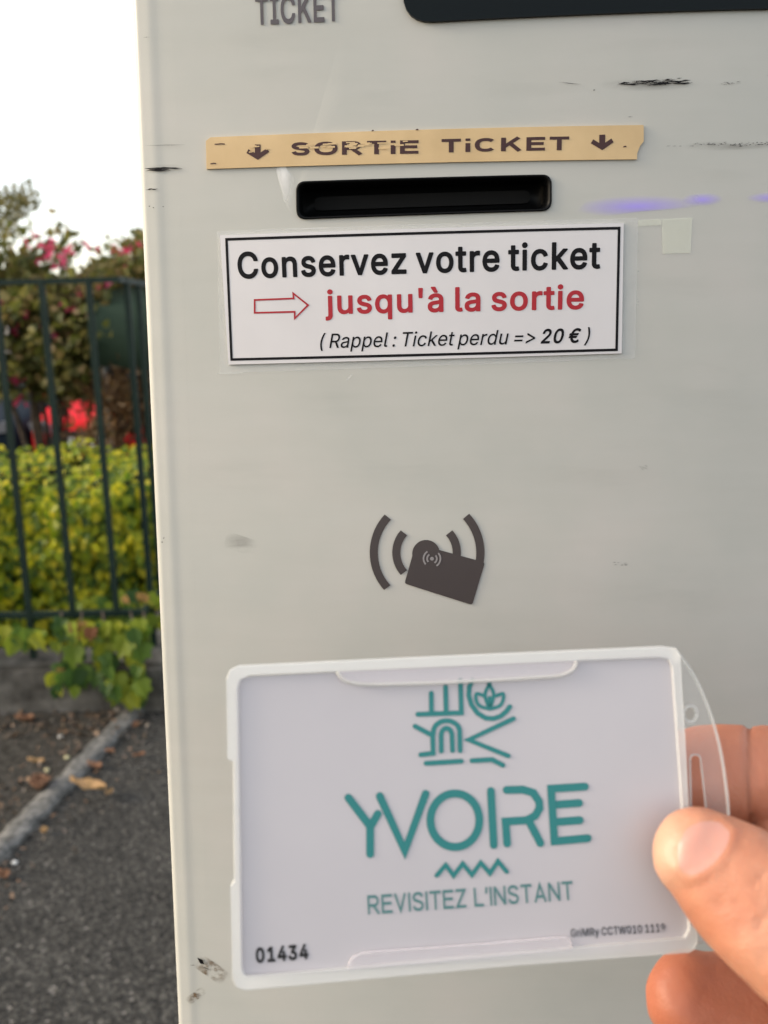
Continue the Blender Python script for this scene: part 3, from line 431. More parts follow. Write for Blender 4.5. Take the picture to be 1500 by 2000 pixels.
# ------------------------------------------------------------------ outline lettering (heavy "b" and regular "r" letter shapes, cap height 1000)
import json
GLYPHS = json.loads(r'''{"b'":[445,[[133,584,239,582,259,592,268,608,282,967,279,981,271,991,259,998,244,1000,122,999,106,991,97,977,109,613,117,595]]],"b0":[898,[[382,-11,419,-12,468,-9,527,5,591,35,616,53,653,87,700,151,736,230,761,323,774,426,777,500,774,573,761,676,736,770,699,848,652,912,615,946,591,964,550,986,522,997,448,1011,414,1012,365,1009,306,995,262,977,237,962,203,935,179,912,132,848,95,770,70,676,57,573,54,500,56,426,69,323,95,230,129,154,147,127,178,87,198,68,237,37,262,23,308,4,335,-4],[389,160,350,173,315,200,286,239,264,289,248,347,238,416,234,500,237,578,247,650,259,696,278,745,302,784,331,814,365,834,404,842,444,840,478,829,498,817,517,799,546,760,568,711,583,652,593,583,597,500,594,421,584,352,572,303,553,254,529,215,500,185,468,167,429,159]]],"b1":[898,[[130,2,717,0,737,6,746,16,750,26,750,139,746,149,737,161,717,167,539,168,539,964,537,979,526,993,511,1000,364,1000,344,993,138,843,128,831,125,821,125,684,133,667,152,657,167,657,177,662,354,792,356,787,355,168,138,167,118,159,107,139,107,31,115,11]]],"b2":[898,[[107,2,713,0,733,6,745,21,747,36,747,144,740,159,726,168,713,171,360,171,354,173,551,380,645,490,677,537,704,586,720,630,729,674,732,738,722,797,700,851,667,900,625,942,576,974,517,998,453,1010,389,1012,326,1003,281,989,230,964,193,937,152,895,121,846,104,807,89,743,87,694,96,674,115,664,232,664,252,670,261,679,265,689,269,728,276,758,296,794,313,812,336,826,360,836,389,842,424,842,453,838,483,828,507,814,527,795,542,772,551,743,554,713,550,679,541,650,519,610,493,574,430,502,89,139,84,124,84,31,92,11]]],"b3":[898,[[361,-11,426,-12,495,-3,544,11,598,35,637,61,681,102,716,151,737,195,752,259,754,298,752,338,737,401,708,460,668,509,618,549,559,579,480,598,711,860,717,878,715,976,706,991,686,1000,117,998,102,988,94,971,95,853,104,838,117,831,176,829,457,829,258,598,254,583,255,480,264,463,279,455,421,451,456,444,490,431,519,412,540,392,555,367,567,333,570,298,566,264,558,239,543,215,524,195,495,178,461,166,426,160,387,159,348,164,313,174,284,190,264,207,251,225,240,249,231,289,225,298,210,307,78,309,63,304,52,293,47,279,48,254,63,190,89,136,129,87,176,50,230,21,289,1]]],"b4":[898,[[506,2,630,0,645,4,654,11,662,31,664,193,762,194,782,204,791,223,791,331,785,350,767,364,664,366,662,620,652,640,640,648,630,649,512,649,497,643,486,630,483,615,482,367,262,365,257,370,491,767,599,949,602,959,603,974,590,993,571,1000,448,1000,438,997,427,988,43,340,39,326,39,227,42,213,49,203,70,194,482,193,483,31,491,11]]],"b5":[898,[[370,-11,451,-10,524,6,564,22,598,42,652,85,696,140,716,176,732,215,747,284,749,367,744,406,733,451,702,519,679,554,657,580,623,611,593,632,554,652,519,665,485,673,441,678,367,675,287,652,306,824,308,829,681,830,696,839,705,858,705,971,695,991,686,997,672,1000,230,1000,166,998,153,991,144,976,90,500,92,484,102,471,117,464,235,451,249,454,274,473,298,486,352,503,411,507,436,504,465,496,490,483,513,465,534,441,549,416,559,392,566,357,567,328,564,293,557,264,546,239,515,200,495,184,470,171,421,159,387,159,357,165,330,176,303,192,284,212,269,234,254,289,246,298,235,305,112,306,97,304,87,298,78,284,78,249,89,195,106,156,136,108,175,68,220,36,264,14,318,-3]]],"bC":[1003,[[452,-11,528,-11,567,-6,616,4,690,33,729,55,759,77,810,127,833,156,858,195,874,230,888,269,900,323,899,338,890,352,872,361,739,360,729,355,719,344,701,289,675,247,644,215,605,190,557,173,498,164,435,170,386,186,341,211,301,249,270,293,244,352,228,421,223,500,228,578,244,647,260,686,278,719,317,768,341,789,371,807,400,820,440,831,474,835,518,834,557,828,592,816,621,801,651,779,675,753,695,723,707,696,719,657,734,642,749,639,867,639,877,640,889,647,897,657,901,671,888,730,865,789,830,848,798,887,768,915,729,945,685,970,636,990,597,1001,548,1009,489,1012,425,1008,341,989,282,963,233,932,184,891,130,825,98,770,71,706,54,642,44,578,41,534,41,460,48,392,62,323,73,289,98,230,129,176,165,130,189,104,233,67,282,37,336,13,395,-3]]],"bE":[835,[[100,2,687,0,708,6,716,16,721,26,721,144,712,162,697,171,265,172,262,178,264,419,662,421,677,431,685,448,685,561,677,579,667,587,653,591,270,591,265,591,262,596,262,821,265,828,687,829,705,836,715,851,716,974,707,990,692,999,108,1000,93,995,83,986,77,964,77,36,83,14]]],"bI":[618,[[47,2,496,0,514,6,525,21,527,31,528,139,524,154,516,164,496,172,369,173,369,826,496,828,511,833,520,841,528,861,527,969,521,986,504,998,54,1000,37,993,26,979,23,861,27,846,35,837,54,828,183,826,183,173,54,172,40,167,30,159,23,139,23,31,32,11]]],"bK":[923,[[100,2,230,0,245,4,257,16,262,36,262,326,358,428,363,425,662,7,682,0,824,0,839,4,849,13,856,31,852,51,490,561,710,797,847,944,855,959,855,974,844,992,824,1000,667,1000,653,997,641,988,338,661,265,577,262,586,262,964,260,979,249,993,230,1000,108,1000,93,995,83,986,77,964,77,36,83,14]]],"bT":[890,[[343,2,478,1,496,11,504,26,505,826,768,828,787,837,797,856,798,969,792,985,777,997,763,1000,483,1000,56,1000,36,992,29,984,25,969,25,856,32,841,44,831,61,828,319,826,320,31,328,11]]],"ba":[781,[[259,-14,323,-15,382,-4,431,16,470,41,480,13,490,5,500,1,623,0,636,6,645,15,651,35,651,497,647,551,639,590,627,624,604,663,579,694,554,715,516,737,470,756,421,766,377,771,328,771,279,765,235,754,191,737,151,715,121,693,88,659,68,629,42,575,42,560,50,546,63,536,176,503,191,503,205,510,234,555,262,580,294,596,328,605,377,606,421,595,450,575,466,546,472,501,470,495,466,492,436,484,259,460,205,448,161,434,117,412,86,389,58,357,37,320,24,266,24,197,36,143,58,99,92,57,142,21,191,0],[284,152,240,165,213,187,205,202,202,222,204,246,210,261,235,282,269,296,308,306,407,319,472,330,469,261,461,236,446,209,416,180,382,162,338,152]]],"bc":[793,[[346,-13,409,-14,472,-4,526,14,580,45,626,85,661,129,688,184,698,212,699,227,692,242,679,252,566,281,551,281,539,276,530,266,514,227,494,198,472,179,448,165,409,154,364,153,330,159,298,173,269,198,246,227,230,261,215,315,211,360,212,414,221,468,235,507,262,551,281,571,301,585,340,601,364,604,399,604,439,595,476,576,507,542,530,492,544,482,561,481,674,510,684,515,693,527,697,541,687,576,671,610,650,644,625,674,599,698,566,722,531,740,487,757,448,766,394,772,330,769,281,759,217,734,163,698,124,660,85,605,63,561,46,512,36,463,30,404,30,350,35,296,45,247,73,173,96,134,124,97,156,65,181,45,217,23,261,4,306,-8]]],"be":[808,[[353,-13,423,-14,482,-5,531,11,588,41,630,73,668,119,685,149,697,178,703,198,701,212,693,223,679,232,556,260,536,250,506,198,487,180,468,168,443,159,414,153,379,152,350,155,301,172,276,188,260,203,245,222,231,247,220,276,214,306,217,311,679,311,693,313,708,325,714,340,714,414,706,487,694,541,679,581,652,630,622,669,595,695,556,724,512,746,468,761,409,771,355,771,301,765,256,752,212,732,173,707,139,677,107,640,80,596,54,536,39,482,32,433,29,374,32,320,40,266,60,201,83,153,109,114,140,80,178,48,217,24,261,5,310,-8],[217,472,229,512,252,548,281,576,316,595,364,605,414,602,453,587,482,564,497,546,511,522,526,472]]],"bi":[373,[[86,2,216,1,234,11,241,26,242,728,235,749,226,758,216,762,88,762,73,753,63,733,63,31,71,11],[121,817,142,813,166,813,206,824,240,851,260,886,265,910,265,929,253,969,240,988,225,1002,206,1015,187,1023,166,1027,142,1027,103,1016,83,1003,68,989,48,954,43,929,43,910,46,890,54,871,68,851,83,836,103,824]]],"bj":[373,[[-28,-260,23,-261,73,-255,107,-246,146,-226,172,-206,200,-174,218,-142,233,-103,239,-69,242,-24,242,727,237,746,230,755,219,761,92,762,73,753,64,737,62,-39,53,-69,41,-83,19,-91,-31,-94,-43,-103,-49,-113,-52,-128,-52,-231,-43,-250],[126,815,166,813,205,824,225,837,240,851,252,869,260,889,264,908,264,933,260,953,251,972,236,992,220,1006,203,1016,181,1024,136,1026,97,1013,77,999,63,983,45,948,42,928,43,903,48,884,57,864,68,849,87,833,107,821]]],"bk":[765,[[87,2,212,0,226,5,237,16,242,31,243,277,276,307,280,308,521,5,541,0,683,0,698,4,708,11,716,31,711,51,413,429,678,699,690,713,694,733,688,748,673,760,658,763,521,763,506,759,246,495,242,502,242,964,240,979,228,993,212,1000,94,1000,79,995,71,988,65,979,63,964,63,36,69,14]]],"bl":[414,[[225,-3,280,-3,339,6,349,10,359,20,365,41,344,140,337,154,325,164,315,167,280,163,253,164,247,169,244,184,242,969,240,979,231,991,212,1000,89,999,72,989,64,974,63,189,65,149,74,110,90,76,109,50,128,32,158,14,192,3]]],"bn":[818,[[87,2,212,0,228,6,240,21,242,36,242,448,245,488,255,522,271,551,295,576,325,592,354,601,384,603,413,601,438,595,457,585,477,568,489,551,500,527,507,497,509,463,509,31,514,16,521,8,541,0,658,0,673,5,683,15,688,31,688,242,688,497,680,561,670,601,653,640,627,679,600,709,570,731,527,753,492,764,452,770,393,771,334,761,280,738,241,710,235,743,229,753,217,761,99,763,84,760,69,748,63,728,63,36,69,14]]],"bo":[828,[[346,-13,409,-14,482,-1,546,24,605,65,652,114,688,174,716,247,730,325,732,379,730,428,717,507,690,581,654,640,604,694,546,733,477,760,409,771,350,771,281,759,217,734,158,694,111,644,72,581,46,512,32,433,30,350,39,271,62,198,99,129,145,75,178,48,212,26,242,12,281,-2],[360,153,325,160,296,174,269,198,246,227,230,261,215,315,211,360,211,409,218,453,231,497,248,532,271,562,296,582,325,597,364,604,404,603,438,596,468,581,492,560,517,527,536,482,547,438,551,394,550,345,544,301,532,261,515,227,492,197,463,173,433,160,394,153]]],"bq":[845,[[560,-260,688,-261,707,-250,715,-236,715,727,713,741,703,755,688,762,566,762,554,756,545,746,540,732,540,712,536,706,502,733,468,752,438,763,394,771,335,771,291,765,247,753,217,740,168,710,120,663,80,604,53,540,35,462,29,378,35,295,52,221,81,152,105,113,134,79,187,34,247,4,291,-8,330,-14,374,-15,409,-11,438,-5,467,5,501,25,531,48,536,44,536,-231,545,-250],[340,156,306,168,279,187,256,211,236,246,222,285,213,329,210,383,213,432,221,471,234,511,254,545,276,570,304,589,335,601,374,605,404,603,438,593,468,575,492,550,513,516,527,476,535,432,538,363,533,314,522,270,508,236,490,206,468,184,443,168,414,157,374,153]]],"br":[542,[[87,2,212,0,228,6,240,21,242,36,242,468,246,502,255,527,271,551,290,570,315,584,339,593,369,597,452,592,463,596,474,605,480,625,478,748,468,763,457,769,413,772,359,771,320,763,276,744,241,720,231,750,222,758,207,763,94,763,79,758,66,743,63,728,63,31,71,11]]],"bs":[736,[[295,-13,372,-13,435,-4,490,15,538,41,578,74,609,114,631,163,640,212,637,271,621,320,598,358,558,395,519,418,475,437,283,487,254,502,239,517,234,532,233,546,236,561,246,576,264,590,283,600,328,609,372,608,411,595,442,566,465,521,485,509,500,509,603,533,617,541,625,551,627,561,626,576,605,630,576,674,543,708,504,735,460,755,411,767,347,772,288,769,234,757,180,735,141,711,102,674,76,635,62,600,53,551,55,497,67,454,93,409,126,376,174,345,220,326,412,276,439,261,454,242,458,222,455,207,447,193,436,181,401,161,347,151,293,154,264,163,245,173,220,200,200,248,191,257,180,261,166,262,58,239,43,232,36,222,32,212,33,198,51,139,77,95,108,60,148,31,190,10,244,-6]]],"bt":[484,[[277,-6,338,-6,397,4,417,16,423,28,424,38,402,141,393,156,373,165,319,159,289,161,274,169,266,190,265,598,378,600,397,609,403,618,407,632,407,731,400,750,382,762,265,765,265,897,261,912,250,925,235,931,117,931,96,922,89,912,85,897,85,765,83,763,9,763,-5,758,-14,750,-22,731,-22,632,-15,614,0,602,85,598,86,181,94,136,108,100,132,63,147,47,176,25,220,5]]],"bu":[819,[[302,-8,359,-8,418,2,472,25,511,53,514,27,518,17,526,7,541,1,658,0,678,9,688,27,687,738,678,753,658,763,541,763,526,758,516,749,509,729,508,292,503,262,495,238,485,218,469,198,447,181,423,169,398,162,364,159,334,162,305,172,285,185,268,203,251,238,243,282,241,738,231,754,212,763,94,763,79,758,69,749,63,729,63,287,67,223,81,164,98,125,115,95,138,67,163,45,192,25,226,9,261,-1]]],"bv":[781,[[288,2,417,0,432,5,444,16,713,718,715,733,709,748,699,758,687,762,555,762,535,753,527,738,376,321,358,267,353,275,187,738,178,753,167,760,157,763,29,763,10,754,0,738,0,718,267,21,275,9]]],"bz":[765,[[67,2,619,0,634,2,648,14,655,31,655,139,648,156,634,168,619,170,300,170,296,173,640,625,643,640,643,733,638,748,627,758,609,763,89,763,74,760,60,748,54,728,54,625,59,608,74,595,89,592,400,591,47,134,43,119,43,31,51,11]]],"b\u00e0":[781,[[259,-14,323,-15,382,-4,431,16,470,41,480,13,490,5,500,1,623,0,636,6,645,15,651,35,651,497,647,551,639,590,627,624,604,663,579,694,554,715,516,737,470,756,421,766,377,771,328,771,279,765,235,754,191,737,151,715,121,693,88,659,68,629,42,575,42,560,50,546,63,536,176,503,191,503,205,510,234,555,262,580,294,596,328,605,377,606,421,595,450,575,466,546,472,501,470,495,466,492,436,484,259,460,205,448,161,434,117,412,86,389,58,357,37,320,24,266,24,197,36,143,58,99,92,57,142,21,191,0],[284,152,240,165,213,187,205,202,202,222,204,246,210,261,235,282,269,296,308,306,407,319,472,330,469,261,461,236,446,209,416,180,382,162,338,152],[286,791,304,786,402,787,421,799,429,821,425,835,336,1022,318,1036,294,1038,176,1037,158,1027,149,1007,151,992,156,983,275,801]]],"b\u20ac":[917,[[492,-11,548,-12,602,-6,651,5,690,19,739,44,784,76,803,97,806,117,756,225,739,240,725,243,711,239,651,198,602,176,558,166,509,165,455,177,410,200,372,235,341,279,321,323,322,329,548,329,563,333,577,350,619,441,621,460,612,478,592,488,298,488,293,490,293,509,298,512,636,514,654,529,701,632,699,647,694,657,685,665,671,670,319,671,336,711,363,755,396,789,430,812,464,826,494,833,528,836,563,833,602,824,637,809,669,789,720,752,739,752,754,761,806,868,809,878,808,892,799,907,770,932,705,973,661,991,622,1002,582,1009,528,1013,469,1009,435,1002,386,988,337,965,307,947,264,912,207,848,162,770,128,671,57,669,42,663,33,652,-3,554,-1,534,8,521,23,513,106,512,110,509,109,490,57,487,37,476,-4,362,3,342,13,333,23,330,127,328,160,235,191,176,244,107,288,67,337,35,386,12,440,-4]]],"r(":[542,[[337,-183,348,-186,457,-186,464,-183,389,-9,339,140,322,207,309,275,302,343,300,405,303,483,311,561,324,639,343,722,395,889,464,1055,457,1059,343,1059,337,1055,317,1019,269,915,223,780,190,639,173,519,167,431,170,337,178,259,192,181,221,77,248,-1,282,-79]]],"r)":[542,[[67,-183,75,-186,185,-186,193,-183,251,-73,280,-6,307,67,338,181,357,296,363,405,360,488,351,577,330,691,306,785,272,889,240,967,196,1050,190,1059,185,1059,75,1059,67,1055,136,889,187,722,206,639,219,561,228,483,231,405,228,343,221,275,209,207,192,140,143,-6]]],"r0":[892,[[387,-10,470,-12,543,2,609,32,652,66,684,100,703,126,742,199,771,287,787,386,793,500,790,578,783,646,762,745,729,828,687,895,664,921,632,951,569,988,543,998,496,1009,413,1012,340,999,313,989,273,968,227,932,179,875,139,802,110,713,93,615,87,495,89,422,97,355,118,256,150,173,195,101,249,48,288,22,314,10],[413,110,361,126,323,152,287,193,260,245,239,308,225,386,219,469,220,563,228,641,245,713,267,771,295,817,330,855,372,880,418,891,465,891,491,886,517,876,558,849,593,807,621,755,641,693,655,615,661,531,660,438,652,360,636,287,614,230,585,181,548,144,507,120,460,109]]],"r1":[892,[[143,4,152,0,755,0,765,4,765,113,760,118,547,118,542,123,541,997,536,1000,386,1000,360,983,162,837,161,701,167,695,172,697,407,867,407,118,146,117,143,113]]],"r9":[892,[[248,4,256,0,386,0,395,4,618,331,684,435,711,487,736,545,749,586,759,643,761,680,759,727,750,773,739,810,708,872,685,903,657,933,626,958,589,979,527,1003,485,1011,438,1013,360,1005,293,981,241,949,197,909,160,857,134,799,120,737,118,664,127,602,146,545,177,493,215,451,267,415,319,393,381,380,444,379,480,385,511,397,514,394,251,13],[516,398,516,399],[407,487,366,499,334,515,303,542,281,571,263,607,253,643,249,685,252,727,262,768,277,799,298,830,324,855,355,875,386,887,423,893,464,892,506,883,537,868,568,844,593,815,610,784,624,742,630,701,627,649,617,607,600,571,579,544,551,519,516,499,480,488,438,485]]],"r:":[377,[[158,-5,193,-8,229,2,259,26,276,58,279,94,269,130,245,159,229,170,210,177,172,179,141,170,112,146,95,115,91,78,101,42,125,13],[155,531,193,526,229,536,260,562,276,593,279,630,268,666,245,694,214,711,177,714,141,704,113,682,95,650,91,614,100,578,125,547]]],"r=":[892,[[135,192,144,188,742,189,746,197,745,307,736,310,138,309,135,301],[136,478,144,476,742,476,746,483,746,593,736,597,138,596,135,587]]],"r>":[892,[[121,33,129,30,753,345,757,350,757,433,753,439,233,703,124,755,120,751,120,621,123,615,592,392,123,168,120,163]]],"rC":[1003,[[458,-10,539,-13,627,-1,700,24,770,63,825,112,854,147,875,178,906,245,924,318,919,324,794,324,789,321,765,256,731,204,683,162,622,132,565,118,497,115,436,126,393,141,341,172,297,214,258,271,231,334,217,386,208,469,209,557,223,641,247,708,285,771,329,817,362,842,394,859,456,879,497,885,539,885,612,872,643,861,674,844,715,812,747,776,772,729,789,679,794,676,919,676,924,682,915,724,900,771,883,807,846,864,796,916,731,961,664,991,591,1008,518,1013,430,1005,367,988,311,963,242,917,196,871,146,802,117,745,94,677,76,573,72,500,76,427,81,386,95,318,115,261,131,225,162,173,196,128,222,101,263,66,315,34,367,12,425,-4]]],"rG":[1023,[[459,-10,523,-13,575,-11,612,-5,664,7,711,25,757,51,799,81,834,115,867,157,891,199,905,230,920,277,934,365,934,502,929,509,549,509,544,506,543,396,544,390,549,387,799,386,791,318,773,265,746,219,711,180,669,151,617,128,560,117,497,116,435,126,378,150,342,173,312,199,284,231,261,266,238,313,224,355,209,443,207,500,210,563,217,615,231,667,248,709,270,750,297,786,328,817,382,854,414,868,451,879,518,885,586,878,622,867,653,853,679,837,711,811,733,786,754,755,789,679,919,677,924,678,926,687,909,750,886,802,857,849,815,897,773,933,716,968,664,989,607,1005,534,1013,456,1010,393,998,341,979,284,949,239,916,197,875,161,828,128,771,105,713,86,646,76,578,72,500,76,422,86,355,105,287,128,230,161,173,197,126,240,84,289,48,341,21,399,2]]],"rM":[1232,[[111,4,120,0,234,0,242,4,243,581,240,784,240,794,245,797,321,581,551,2,661,0,669,4,896,581,973,801,977,789,974,591,974,4,983,0,1103,0,1108,4,1109,227,1108,997,1103,1000,926,1000,920,997,676,363,614,175,609,177,546,366,299,997,291,1000,115,999,111,992],[239,800,239,811]]],"rR":[884,[[111,4,120,0,239,0,247,4,249,383,473,384,479,379,681,2,832,0,836,4,836,9,619,409,671,435,723,476,742,498,763,529,785,582,798,643,801,711,792,773,773,831,743,883,702,925,667,950,629,970,588,984,536,995,458,1000,115,999,111,992],[250,507,249,877,453,878,505,875,562,860,588,848,611,831,635,803,652,768,661,732,665,690,661,649,652,612,636,581,614,555,593,539,567,526,505,510,453,507]]],"rT":[883,[[369,4,377,0,496,0,504,4,507,877,808,877,816,883,814,998,507,1000,65,1000,57,997,56,992,56,883,59,878,361,877,366,877,368,872]]],"rW":[1345,[[296,4,305,0,446,0,453,4,632,664,664,811,669,800,708,633,879,4,888,0,1033,1,1306,992,1305,997,1299,1000,1169,999,1010,389,968,212,955,165,913,347,742,998,737,1000,597,1000,590,997,423,363,378,169,373,168,329,363,165,997,160,1000,30,999,26,992]]],"ra":[768,[[259,-13,296,-16,343,-15,384,-9,421,3,453,18,483,40,508,65,530,95,531,8,535,0,650,0,659,3,660,492,653,570,642,606,624,642,602,674,577,698,546,718,504,737,468,748,421,756,379,759,332,756,286,748,239,735,197,716,161,692,135,670,107,637,88,605,74,570,78,566,192,532,198,533,213,561,232,585,265,612,312,634,369,642,426,638,473,621,492,606,506,590,524,549,529,518,528,492,522,476,509,466,473,455,280,429,192,406,150,388,119,367,93,341,72,310,57,263,54,200,61,148,80,102,109,62,150,27,197,3],[306,101,270,108,244,117,218,134,200,154,190,174,185,200,186,232,195,258,206,273,223,288,265,309,322,323,426,338,489,349,525,361,529,356,528,252,512,200,496,174,478,154,431,121,405,110,374,103]]],"rc":[780,[[349,-12,413,-16,470,-10,522,3,574,27,621,60,657,97,687,144,707,191,711,206,704,211,589,239,557,175,537,152,515,133,485,118,454,108,423,103,387,103,335,112,309,124,288,137,251,173,222,222,206,269,196,315,193,367,195,409,202,456,215,503,235,544,257,576,283,602,314,622,350,635,387,640,428,639,470,631,502,617,532,595,559,565,573,539,583,513,589,509,705,539,708,544,700,570,673,622,641,663,606,695,543,731,480,751,402,759,329,752,283,739,243,721,205,697,172,669,140,633,115,596,93,550,78,508,63,425,60,367,63,315,77,237,105,165,127,128,153,94,205,46,267,10,309,-4]]],"rd":[836,[[329,-12,376,-16,413,-14,454,-7,484,3,519,24,548,48,600,114,602,9,605,1,719,0,727,3,728,992,727,997,719,1000,600,998,598,851,598,643,595,638,564,680,543,702,511,725,480,742,444,753,397,758,355,758,314,752,272,740,236,724,199,700,168,674,147,651,121,614,101,576,82,529,70,482,63,430,61,341,71,258,84,211,100,170,137,106,163,75,194,46,251,11,293,-4],[355,107,319,118,285,139,253,170,229,206,210,253,198,305,193,373,196,430,207,482,224,529,245,565,273,596,309,621,345,635,381,640,432,638,475,626,511,605,546,570,570,529,587,482,596,430,599,357,594,300,582,248,563,204,537,165,510,139,480,120,444,108,397,103]]],"re":[796,[[355,-12,413,-16,485,-10,537,4,584,25,631,56,667,92,698,139,711,170,714,185,595,217,589,215,573,180,553,154,529,133,501,118,470,108,433,102,392,102,350,109,310,123,284,139,262,157,237,185,219,217,207,248,196,295,194,328,719,329,725,330,727,336,726,404,723,456,711,518,697,560,675,607,647,648,615,680,574,711,532,733,475,750,428,757,376,758,324,751,283,740,236,718,188,685,153,650,125,612,102,570,83,524,70,471,61,399,61,341,67,284,78,232,102,170,126,128,154,92,184,62,225,32,267,11,309,-3],[194,444,207,503,233,555,254,581,276,602,321,628,350,636,381,641,444,637,470,630,496,617,535,586,561,550,577,513,590,466,593,445,589,441,199,441]]],"ri":[335,[[97,4,104,0,218,0,226,4,227,742,224,747,104,749,99,748,96,742],[144,862,177,861,209,872,234,894,249,924,250,961,239,988,213,1014,182,1027,146,1028,114,1016,89,992,76,961,76,929,89,898,114,874]]],"rk":[751,[[97,4,105,0,220,0,226,4,227,274,298,342,568,1,719,0,728,4,724,14,399,425,667,701,703,738,706,742,703,747,550,747,230,423,227,430,226,997,220,1000,105,1000,97,997]]],"rl":[379,[[225,-1,298,-4,344,4,356,10,334,115,329,117,277,113,251,119,236,134,228,166,227,987,225,998,220,1000,105,1000,98,998,96,992,98,134,112,82,140,41,178,13]]],"rp":[836,[[97,-273,105,-277,220,-277,226,-273,227,101,230,108,277,48,303,26,334,7,365,-5,396,-12,469,-15,537,-3,597,23,630,46,657,70,702,127,733,189,754,262,763,340,763,403,754,481,733,553,703,616,672,657,646,684,615,709,558,739,490,756,428,758,365,749,318,728,274,694,225,633,222,746,214,749,105,749,97,746],[391,106,355,116,317,137,285,169,256,215,239,262,228,319,225,392,231,449,244,501,262,543,287,579,314,605,344,624,381,636,428,641,469,637,516,621,547,600,578,567,601,527,618,481,628,429,631,371,626,304,614,252,597,210,578,179,547,145,516,123,474,108,428,103]]],"rr":[515,[[97,4,105,0,220,0,226,4,227,477,235,522,250,555,266,576,287,596,334,621,386,632,428,632,474,626,479,633,479,753,474,757,464,758,386,758,334,745,292,724,251,687,225,646,223,742,220,748,105,749,100,748,96,742]]],"rt":[454,[[278,-4,322,-8,359,-7,395,-2,419,6,395,115,322,109,302,112,281,119,267,131,258,147,251,193,251,630,255,635,395,635,400,638,402,739,400,746,395,749,252,750,251,870,251,922,245,927,124,927,120,922,120,750,10,748,7,739,7,641,10,636,16,635,120,634,120,188,127,126,134,105,149,74,177,41,203,22,224,11]]],"ru":[808,[[305,-6,355,-10,391,-8,433,1,464,12,500,32,521,48,547,76,568,106,573,103,573,98,573,4,578,0,693,0,699,4,700,743,693,749,572,748,569,743,569,285,565,254,557,223,532,176,508,150,480,131,438,115,402,110,355,112,318,122,282,144,261,166,237,212,228,264,227,743,220,749,99,748,96,743,96,275,100,212,109,171,121,134,137,103,157,74,179,51,206,30,235,14,266,2]]],"ry":[768,[[126,-278,162,-282,203,-281,240,-275,274,-263,302,-247,328,-226,354,-197,376,-164,403,-106,727,741,726,746,718,749,593,749,588,746,424,294,385,168,380,149,375,152,334,289,168,746,162,749,30,746,30,736,309,3,273,-96,258,-122,239,-143,219,-155,193,-162,162,-162,120,-155,114,-158,86,-263,88,-268,94,-270]]],"h0":[903,[[358,-10,429,-11,475,-4,508,5,550,23,578,39,616,68,639,90,686,154,724,234,749,327,761,426,764,501,762,571,748,674,724,763,688,842,670,870,639,909,616,931,578,961,550,977,508,995,475,1004,433,1010,363,1010,316,1003,283,994,241,976,218,963,190,942,153,908,123,870,105,842,68,763,44,674,31,571,28,501,31,430,43,327,69,234,103,159,121,131,152,91,176,68,213,40,241,23,288,4],[368,200,340,212,310,238,286,276,268,323,255,379,248,444,246,501,249,575,258,636,268,678,287,725,307,758,330,782,358,798,396,804,425,800,457,786,485,760,506,725,524,678,535,636,543,575,546,501,543,426,537,379,525,323,507,276,487,243,464,220,438,204,405,197]]],"h1":[903,[[119,2,137,0,685,0,703,4,717,12,730,25,737,40,739,54,739,157,732,178,718,194,703,202,689,206,544,206,538,208,538,943,533,967,516,989,493,999,371,1000,338,999,315,990,116,845,104,831,97,817,95,803,96,672,100,658,109,645,131,630,151,626,174,631,315,733,316,728,316,208,310,206,127,205,109,200,94,189,84,175,79,157,79,49,82,35,91,21,104,9]]],"h3":[903,[[336,-10,407,-11,473,-3,524,11,581,36,623,64,669,107,702,154,722,196,739,262,742,332,731,393,707,454,670,508,623,552,562,588,503,608,699,833,706,856,705,959,698,975,686,987,670,997,655,1000,108,998,94,992,82,983,72,969,68,955,67,842,69,828,77,814,94,798,117,791,375,791,379,790,383,786,225,604,219,580,220,477,225,463,234,450,257,435,272,433,370,432,412,428,449,417,482,397,505,369,514,351,519,327,518,280,504,248,492,233,473,219,431,203,375,198,323,205,290,219,267,238,253,262,243,303,236,318,220,333,197,341,75,341,61,339,46,332,33,319,24,304,21,290,27,238,46,177,69,135,108,89,154,51,211,21,272,1]]],"h4":[903,[[478,2,601,0,620,4,634,12,648,30,654,49,655,180,658,184,728,185,747,190,768,208,775,222,778,236,777,344,774,358,767,372,751,386,733,394,656,395,654,620,649,634,640,648,616,663,601,666,484,665,464,658,447,641,439,625,437,611,437,395,284,395,513,784,595,925,598,948,592,971,573,991,559,998,545,1000,428,1000,409,995,395,986,383,971,23,363,17,349,14,335,16,227,28,203,49,188,68,185,433,185,437,180,439,44,452,18,466,7]]]}''')
